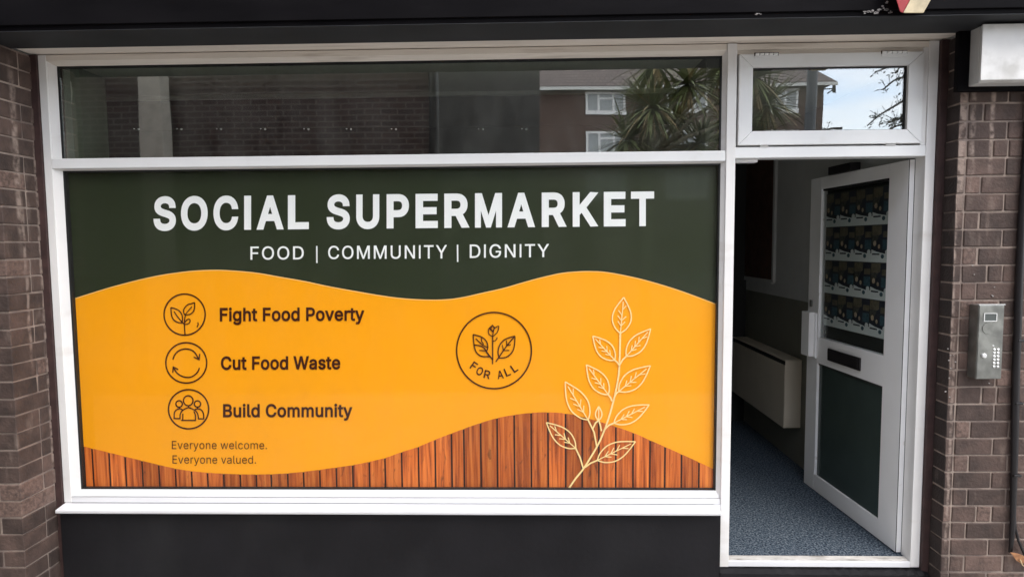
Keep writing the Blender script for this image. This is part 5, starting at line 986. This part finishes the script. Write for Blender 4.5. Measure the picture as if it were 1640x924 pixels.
MB().hexa([(x0i,yw1,z0i),(x1i,yw1,z0i),(x1i,yw1,z1i),(x0i,yw1,z1i)], [(x0+.001,ymid-.0005,z0+.001),(x1,ymid-.0005,z0+.001),(x1,ymid-.0005,z1-.001),(x0+.001,ymid-.0005,z1-.001)]).build('cover', M['boxgrey'], wb, bevel=0.004)
# black cable down the pier
yc = YPR-0.016
cp = [P(u, v, yc) for u, v in ((1651,150),(1644,250),(1637,350),(1632.5,450),(1630,520),(1627,600),(1625.5,680),(1624.5,740),(1623,800),(1621.5,850),(1618,884))]
cab = thing('cable', tuple(cp[-1]), 'thick black cable running down the right edge of the brick pier', 'cable')
MB().tube([tuple(p) for p in cp], [0.0165]*7+[0.0145,0.013,0.012,0.0085], 10).build('main_cable', M['black'], cab, smooth=True)
cp2 = [P(u, v, yc-0.004) for u, v in ((1623.5,800),(1626,845),(1631,865),(1641,888),(1650,910))]
MB().tube([tuple(p) for p in cp2], 0.006, 8).build('branch_cable', M['black'], cab, smooth=True)
for (u, v) in ((1631,545),(1627,645),(1624,760)):
    p = P(u+2, v, yc); MB().box(p.x-0.018, p.x+0.018, yc-0.018, YPR-0.001, p.z-0.006, p.z+0.006).build('cable_clip', M['black'], cab, bevel=0.003)
lf = MB(); yl = yc-0.012
op = [(1618,884),(1626,885),(1634,887),(1640,890),(1643,897),(1638,903),(1634,901),(1628,897),(1623,890)]
fr_ = [P(u, v, yl-0.006*math.sin(i*0.9)) for i, (u, v) in enumerate(op)]
lf.hexa(fr_, [p+Vector((0,0.0015,0)) for p in fr_])
dl = thing('dry_leaf', tuple(P(1630,893,yl)), 'dry orange brown leaf caught at the foot of the black cable', 'leaf'); lf.build('leaf_blade', M['leaf_dry'], dl)
MB().tube([tuple(P(1634,896,yl-.004)), tuple(P(1638,905,yl)), tuple(P(1643,907,yl))], [0.003,0.002,0.001], 6).build('stalk', mat('pale_stalk', (0.6,0.45,0.25), 0.6), dl)

# ------------------------------------------------------------------ the street behind the camera, seen in the glass
def VR(u, v, Y): p = P(u, v, Y); return Vector((p.x, -Y+0.06, p.z))      # mirror image of a point Y metres behind the glass
# brick wall across the yard with a pale concrete post
M['wall_opp'] = brickwall('opposite_brick', (0.06,0.036,0.03), (0.045,0.028,0.025), (0.11,0.09,0.08), 0.24, 0.085)
YW = 6.0
xe = VR(690, 180, YW).x
ow = thing('yard_wall', (-4, -YW, -0.27), 'tall dark red brick wall standing across the street behind the photographer', 'wall')
MB().box(-14, xe, -YW-0.4, -YW, -0.27, 8.6).build('wall', M['wall_opp'], ow)
MB().box(-14, xe+0.03, -YW-0.45, -YW+0.04, 8.601, 8.7).build('coping', M['kerb'], ow)
xp0, xp1 = VR(221, 180, YW-0.3).x, VR(257, 180, YW-0.3).x
sw = thing('unseen_shade_wing', (-6, -3.4, -0.27), 'dark brick wing added out of view left of the shop to shade the doorway', 'building')
MB().box(-9, -4.7, -YW-0.001, -0.25, -0.27, 4.6).build('wall', M['wall_opp'], sw)  # added outside the view to darken the right pier's reveal
MB().box(-9.1, -4.65, -YW+0.05, -0.26, 4.601, 4.75).build('coping', M['kerb'], sw)
cpst = thing('concrete_post', ((xp0+xp1)/2, -YW+0.3, -0.27), 'pale concrete post standing in front of the brick wall across the street', 'post')
MB().box(xp0, xp1, -YW+0.12, -YW+0.36, -0.27, VR(240, 116, YW-0.3).z).build('shaft', mat('pale_concrete', (0.5,0.47,0.41), 0.8, var=0.15), cpst, bevel=0.01)
dp = thing('drainpipe', (xe+0.05, -YW+0.03, -0.27), 'black drainpipe added to cover the lit end of the brick wall across the street', 'drainpipe')
MB().tube([(xe+0.04,-YW+0.03,-0.27),(xe+0.04,-YW+0.03,8.5)], 0.075, 10).build('pipe', M['black'], dp, smooth=True)  # pipe added to hide the wall's brightly lit end face
gw = thing('rendered_wall', (1.9, -9, -0.27), 'grey rendered garage wall beyond the brick wall across the street', 'wall')
MB().box(xe-2.0, VR(864, 180, 9.0).x, -9.4, -9.0, -0.27, 5.6).build('wall', mat('grey_render', (0.10,0.098,0.09), 0.8, var=0.15), gw)
# block of flats
YH = 37.0
hx0, hx1 = VR(700, 180, YH).x, VR(1318, 180, YH).x
ze = VR(1000, 139.5, YH).z
M['wall_flat'] = brickwall('flats_brick', (0.105,0.068,0.053), (0.08,0.054,0.044), (0.14,0.10,0.085), 0.225, 0.075, 0.008)
fb = thing('apartment_block', ((hx0+hx1)/2, -YH-4, -0.27), 'brown brick block of flats with white windows and a tiled hip roof across the road', 'building')
MB().box(hx0, hx1, -YH-8, -YH, -0.27, ze).build('wall', M['wall_flat'], fb)
rt_ = bpy.data.materials.new('roof_tile'); rt_.use_nodes = True
t = rt_.node_tree; b_ = t.nodes['Principled BSDF']; g_ = N(t,'ShaderNodeNewGeometry'); wv = N(t,'ShaderNodeTexBrick'); t.links.new(g_.outputs['Position'], wv.inputs['Vector'])
sxx = N(t,'ShaderNodeSeparateXYZ'); cxx = N(t,'ShaderNodeCombineXYZ'); t.links.new(g_.outputs['Position'], sxx.inputs[0]); t.links.new(sxx.outputs['X'], cxx.inputs['X']); t.links.new(sxx.outputs['Z'], cxx.inputs['Y']); t.links.new(cxx.outputs[0], wv.inputs['Vector'])
wv.inputs['Scale'].default_value = 1; wv.inputs['Brick Width'].default_value = 0.3; wv.inputs['Row Height'].default_value = 0.24; wv.inputs['Mortar Size'].default_value = 0.03
wv.inputs['Color1'].default_value = (0.21,0.165,0.155,1); wv.inputs['Color2'].default_value = (0.16,0.13,0.125,1); wv.inputs['Mortar'].default_value = (0.05,0.04,0.04,1)
t.links.new(wv.outputs['Color'], b_.inputs['Base Color']); b_.inputs['Roughness'].default_value = 0.85
ov = 0.6; zr_ = ze+4.4
A_ = [(hx0-ov,-YH+ov,ze),(hx1+ov,-YH+ov,ze),(hx1+ov,-YH-8-ov,ze),(hx0-ov,-YH-8-ov,ze)]; r0_, r1_ = (hx0+4,-YH-4,zr_), (hx1-3.4,-YH-4,zr_)
rf = MB(); rf.q(A_[0],A_[1],r1_,r0_).q(A_[1],A_[2],r1_).q(A_[2],A_[3],r0_,r1_).q(A_[3],A_[0],r0_).q(*reversed(A_)); rf.build('roof', rt_, fb)
MB().box(hx0-ov, hx1+ov, -YH+ov-0.05, -YH+ov+0.02, ze-0.22, ze-0.02).build('fascia_board', mat('white_gutter', (0.62,0.62,0.6), 0.5), fb)
MB().box(hx0-ov, hx1+ov, -YH+0.001, -YH+ov-0.051, ze-0.05, ze-0.005).build('eaves', M['boxrim'], fb)
M['winwhite'] = mat('white_window_frame', (0.8,0.8,0.8), 0.4); M['curtain'] = mat('net_curtain', (0.36,0.38,0.39), 0.8, var=0.2, vscale=6, stretch=(4,1,0.2)); M['pane_far'] = mat('far_pane', (0.14,0.16,0.17), 0.1)
for (ua, ub) in ((720,780),(938,1003),(1068,1133),(1213,1279)):
    for (va, vb) in ((146.5,183.5),(212,250),(278,318)):
        a, b = VR(ua, va+ (1000-ua)*0.0*1.0, YH), VR(ub, vb, YH)
        zoff = -(ua-938)*0  # windows stay level on the real wall
        pa, pb = VR(ua, va, YH), VR(ub, va, YH)
        z1 = VR(970, va, YH).z; z0 = VR(970, vb, YH).z; x0, x1 = pa.x, pb.x
        wn = MB().box(x0, x1, -YH+0.001, -YH+0.03, z0, z1).build('window', M['pane_far'], fb)
        f_ = MB(); q_ = 0.11
        f_.box(x0-.05,x1+.05,-YH+0.031,-YH+0.1,z1-q_,z1+.02).box(x0-.05,x1+.05,-YH+0.031,-YH+0.14,z0-.03,z0+q_*1.9)
        for xx in (x0, x0+(x1-x0)*0.30, x0+(x1-x0)*0.68, x1-q_): f_.box(xx-.02, xx+q_, -YH+0.031, -YH+0.09, z0+q_*1.9+.001, z1-q_-.001)
        f_.box(x0+(x1-x0)*0.30+q_+.001, x0+(x1-x0)*0.68-.021, -YH+0.031, -YH+0.08, z1-(z1-z0)*.32, z1-(z1-z0)*.24)
        f_.build('window_frame', M['winwhite'], wn)
        MB().box(x0+.12, x1-.12, -YH+0.0305, -YH+0.0308, z0+.2, z1-.12).build('net_curtain', M['curtain'], wn)
ae = thing('aerial', tuple(VR(1334,143,YH)), 'small television aerial fixed to the gable of the block of flats', 'aerial')
p0, p1 = VR(1317,144,YH-.2), VR(1336,143,YH-.2)
b_ = MB(); b_.tube([tuple(p0), tuple(p1)], 0.04, 6)
for i in range(4):
    q_ = VR(1333+i*1.4, 143, YH-.2); b_.tube([(q_.x,q_.y,q_.z-.25),(q_.x,q_.y,q_.z+.25)], 0.03, 5)
b_.tube([tuple(VR(1324,151,YH-.2)), tuple(VR(1333,145,YH-.2))], 0.04, 6); b_.build('aerial_rod', M['dark'], ae)
# lamp column
lc = thing('lamp_column', (VR(1297,170,9).x, -9, -0.27), 'dark grey steel lamp column standing across the road', 'lamp post')
xw0, xw1 = VR(1289.5,170,9).x, VR(1306,170,9).x; xm = (xw0+xw1)/2; rr = (xw1-xw0)/2
MB().tube([(xm,-8.94,-0.27),(xm,-8.94,1.2),(xm,-8.94,1.25),(xm,-8.94,7.5)], [rr*1.25,rr*1.25,rr,rr*.92], 16).build('column', mat('dark_grey_steel', (0.045,0.052,0.06), 0.5), lc, smooth=True)
MB().tube([(xm,-8.94,7.5),(xm,-8.7,7.9),(xm,-7.8,8.0)], 0.05, 8).build('arm', M['dark'], lc); MB().box(xm-.14,xm+.14,-8.0,-7.3,7.96,8.1).build('lamp_head', M['boxrim'], lc, bevel=.02)
# palm-like tree
YPm = 13.0
tp_ = thing('cabbage_palm', (VR(1040,240,YPm).x, -YPm, -0.27), 'cabbage palm with spiky green heads growing across the road', 'tree')
M['palm'] = mat('palm_leaf', (0.17,0.20,0.075), 0.5, var=0.5, vscale=3); M['palm_dry'] = mat('dry_palm_leaf', (0.3,0.22,0.10), 0.7, var=0.4, vscale=5)
M['palm_bark'] = mat('pale_palm_bark', (0.36,0.33,0.24), 0.8, var=0.3, vscale=8)
heads = [(1036,168,0.0),(1086,150,0.5),(1000,232,0.3),(1098,190,-0.4),(1148,120,0.2),(1215,175,0.3),(1228,205,-0.3),(1040,115,0.4),(1120,235,0.1),(1062,205,-0.5),(1185,140,0.5),(1030,190,0.6),(1150,210,0.6)]
fork = VR(1036,262,YPm); basept = Vector((fork.x, -YPm, -0.27))
tk = MB(); tk.tube([tuple(basept), tuple(basept*.5+fork*.5+Vector((.05,0,0))), tuple(fork)], [0.17,0.13,0.11], 10)
for (u, v, dy) in heads:
    h = VR(u, v, YPm)+Vector((0,dy*2,0)); mid = fork*.5+h*.5+Vector((random.uniform(-.1,.1),0,.15))
    tk.tube([tuple(fork), tuple(mid), tuple(h)], [0.075,0.05,0.045], 8)
tk.tube([tuple(VR(1026,245,YPm-.6)), tuple(VR(1031,200,YPm-.6)), tuple(VR(1037,152,YPm-.6))], [0.05,0.045,0.05], 8)
tk.tube([tuple(VR(1048,205,YPm-.6)), tuple(VR(1044,178,YPm-.6)), tuple(VR(1037,152,YPm-.6))], [0.05,0.045,0.05], 8)
tk.build('trunk', M['palm_bark'], tp_, smooth=True)
def blade(mb, c, d, ln, wd, droop, mi):
    mb.mi = mi; d = d.normalized(); side = d.cross(Vector((0,0,1)))
    if side.length < 1e-3: side = Vector((1,0,0))
    side.normalize(); pr = None; n = 5
    for i in range(n+1):
        t_ = i/n; p = c+d*(ln*t_)+Vector((0,0,-droop*ln*t_*t_)); ww = wd*(1-t_**2)*0.5+0.002
        cur = (p-side*ww, p+side*ww)
        if pr: mb.q(pr[0], pr[1], cur[1], cur[0])
        pr = cur
for (u, v, dy) in heads:
    h = VR(u, v, YPm)+Vector((0,dy*2,0)); cr_ = MB()
    for i in range(150):
        th_ = random.uniform(0, 2*math.pi); el = random.uniform(-0.7, 1.3)
        d = Vector((math.cos(th_)*math.cos(el), math.sin(th_)*math.cos(el), math.sin(el)))
        blade(cr_, h+d*0.05, d, random.uniform(0.7,1.25), 0.06, random.uniform(0.05,0.45), 0 if random.random() > .16 else 1)
    for i in range(22):
        th_ = random.uniform(0, 2*math.pi); d = Vector((math.cos(th_)*.5, math.sin(th_)*.5, -0.9))
        blade(cr_, h-Vector((0,0,.05)), d, random.uniform(0.5,0.9), 0.04, 0.1, 1)
    cr_.build('leaf_rosette', [M['palm'], M['palm_dry']], tp_, fix=False)
# bare-branched tree at the far right
YTr = 9.5
bt = thing('bare_tree', (VR(1530,300,YTr).x, -YTr, -0.27), 'young tree with thin sparse branches beside the road', 'tree')
M['bark'] = mat('dark_bark', (0.05,0.042,0.035), 0.9, var=0.3, vscale=20); M['budleaf'] = mat('dark_leaf', (0.04,0.05,0.03), 0.7, var=0.4, vscale=10)
tx = VR(1560,300,YTr).x
tk = MB(); lv = MB(); tk.tube([(tx,-YTr,-0.27),(tx+.05,-YTr,2.2),(tx,-YTr,4.6),(tx-.05,-YTr,6.6)], [0.12,0.1,0.07,0.02], 9)
def leaf_at(p):
    for _ in range(3):
        c = p+Vector((random.uniform(-.05,.05), random.uniform(-.05,.05), random.uniform(-.04,.05))); d = Vector((random.uniform(-1,1), random.uniform(-1,1), random.uniform(-1,1))).normalized()*0.04; s_ = d.cross(Vector((0.3,0.8,0.5))).normalized()*0.016
        lv.q(c-d, c+s_, c+d, c-s_)
for path in ([(1500,85),(1450,98),(1425,107),(1400,116)], [(1500,100),(1450,122),(1430,129),(1413,143)], [(1510,130),(1450,158),(1420,176),(1404,186),(1386,202)], [(1510,160),(1450,186),(1430,194),(1422,195)], [(1500,180),(1455,197),(1436,203),(1424,208)], [(1505,205),(1460,195),(1432,190)], [(1500,90),(1445,100),(1432,118)], [(1345,206),(1330,206),(1318,209)]):
    pt = [VR(u, v, YTr) for u, v in path]
    if path[0][0] > 1400: pt = [Vector((tx, -YTr, pt[0].z+0.1))]+pt
    n = len(pt); tk.tube([tuple(p) for p in pt], [0.022*(1-i/n)+0.008 for i in range(n)], 6)
    for i in range(1, n-1 if n > 2 else n):
        for k_ in range(8):
            t_ = random.random(); c = pt[i]*(1-t_)+pt[min(i+1,n-1)]*t_; d = Vector((random.uniform(-.18,.05), random.uniform(-.1,.1), random.uniform(-.1,.16)))
            tk.tube([tuple(c), tuple(c+d)], [0.007,0.004], 4)
            if random.random() < .7: leaf_at(c+d)
for i in range(26):                      # crown outside the glass view
    z_ = random.uniform(3.2,6.4); d = Vector((random.uniform(-.2,1.6), random.uniform(-1.4,1.4), random.uniform(.1,.8))); c = Vector((tx, -YTr, z_))
    tk.tube([tuple(c), tuple(c+d*.6+Vector((0,0,.1))), tuple(c+d)], [0.02,0.013,0.006], 5)
    for _ in range(10): leaf_at(c+d*random.uniform(.4,1))
tk.build('branches', M['bark'], bt); lv.build('leaves', M['budleaf'], bt, fix=False)
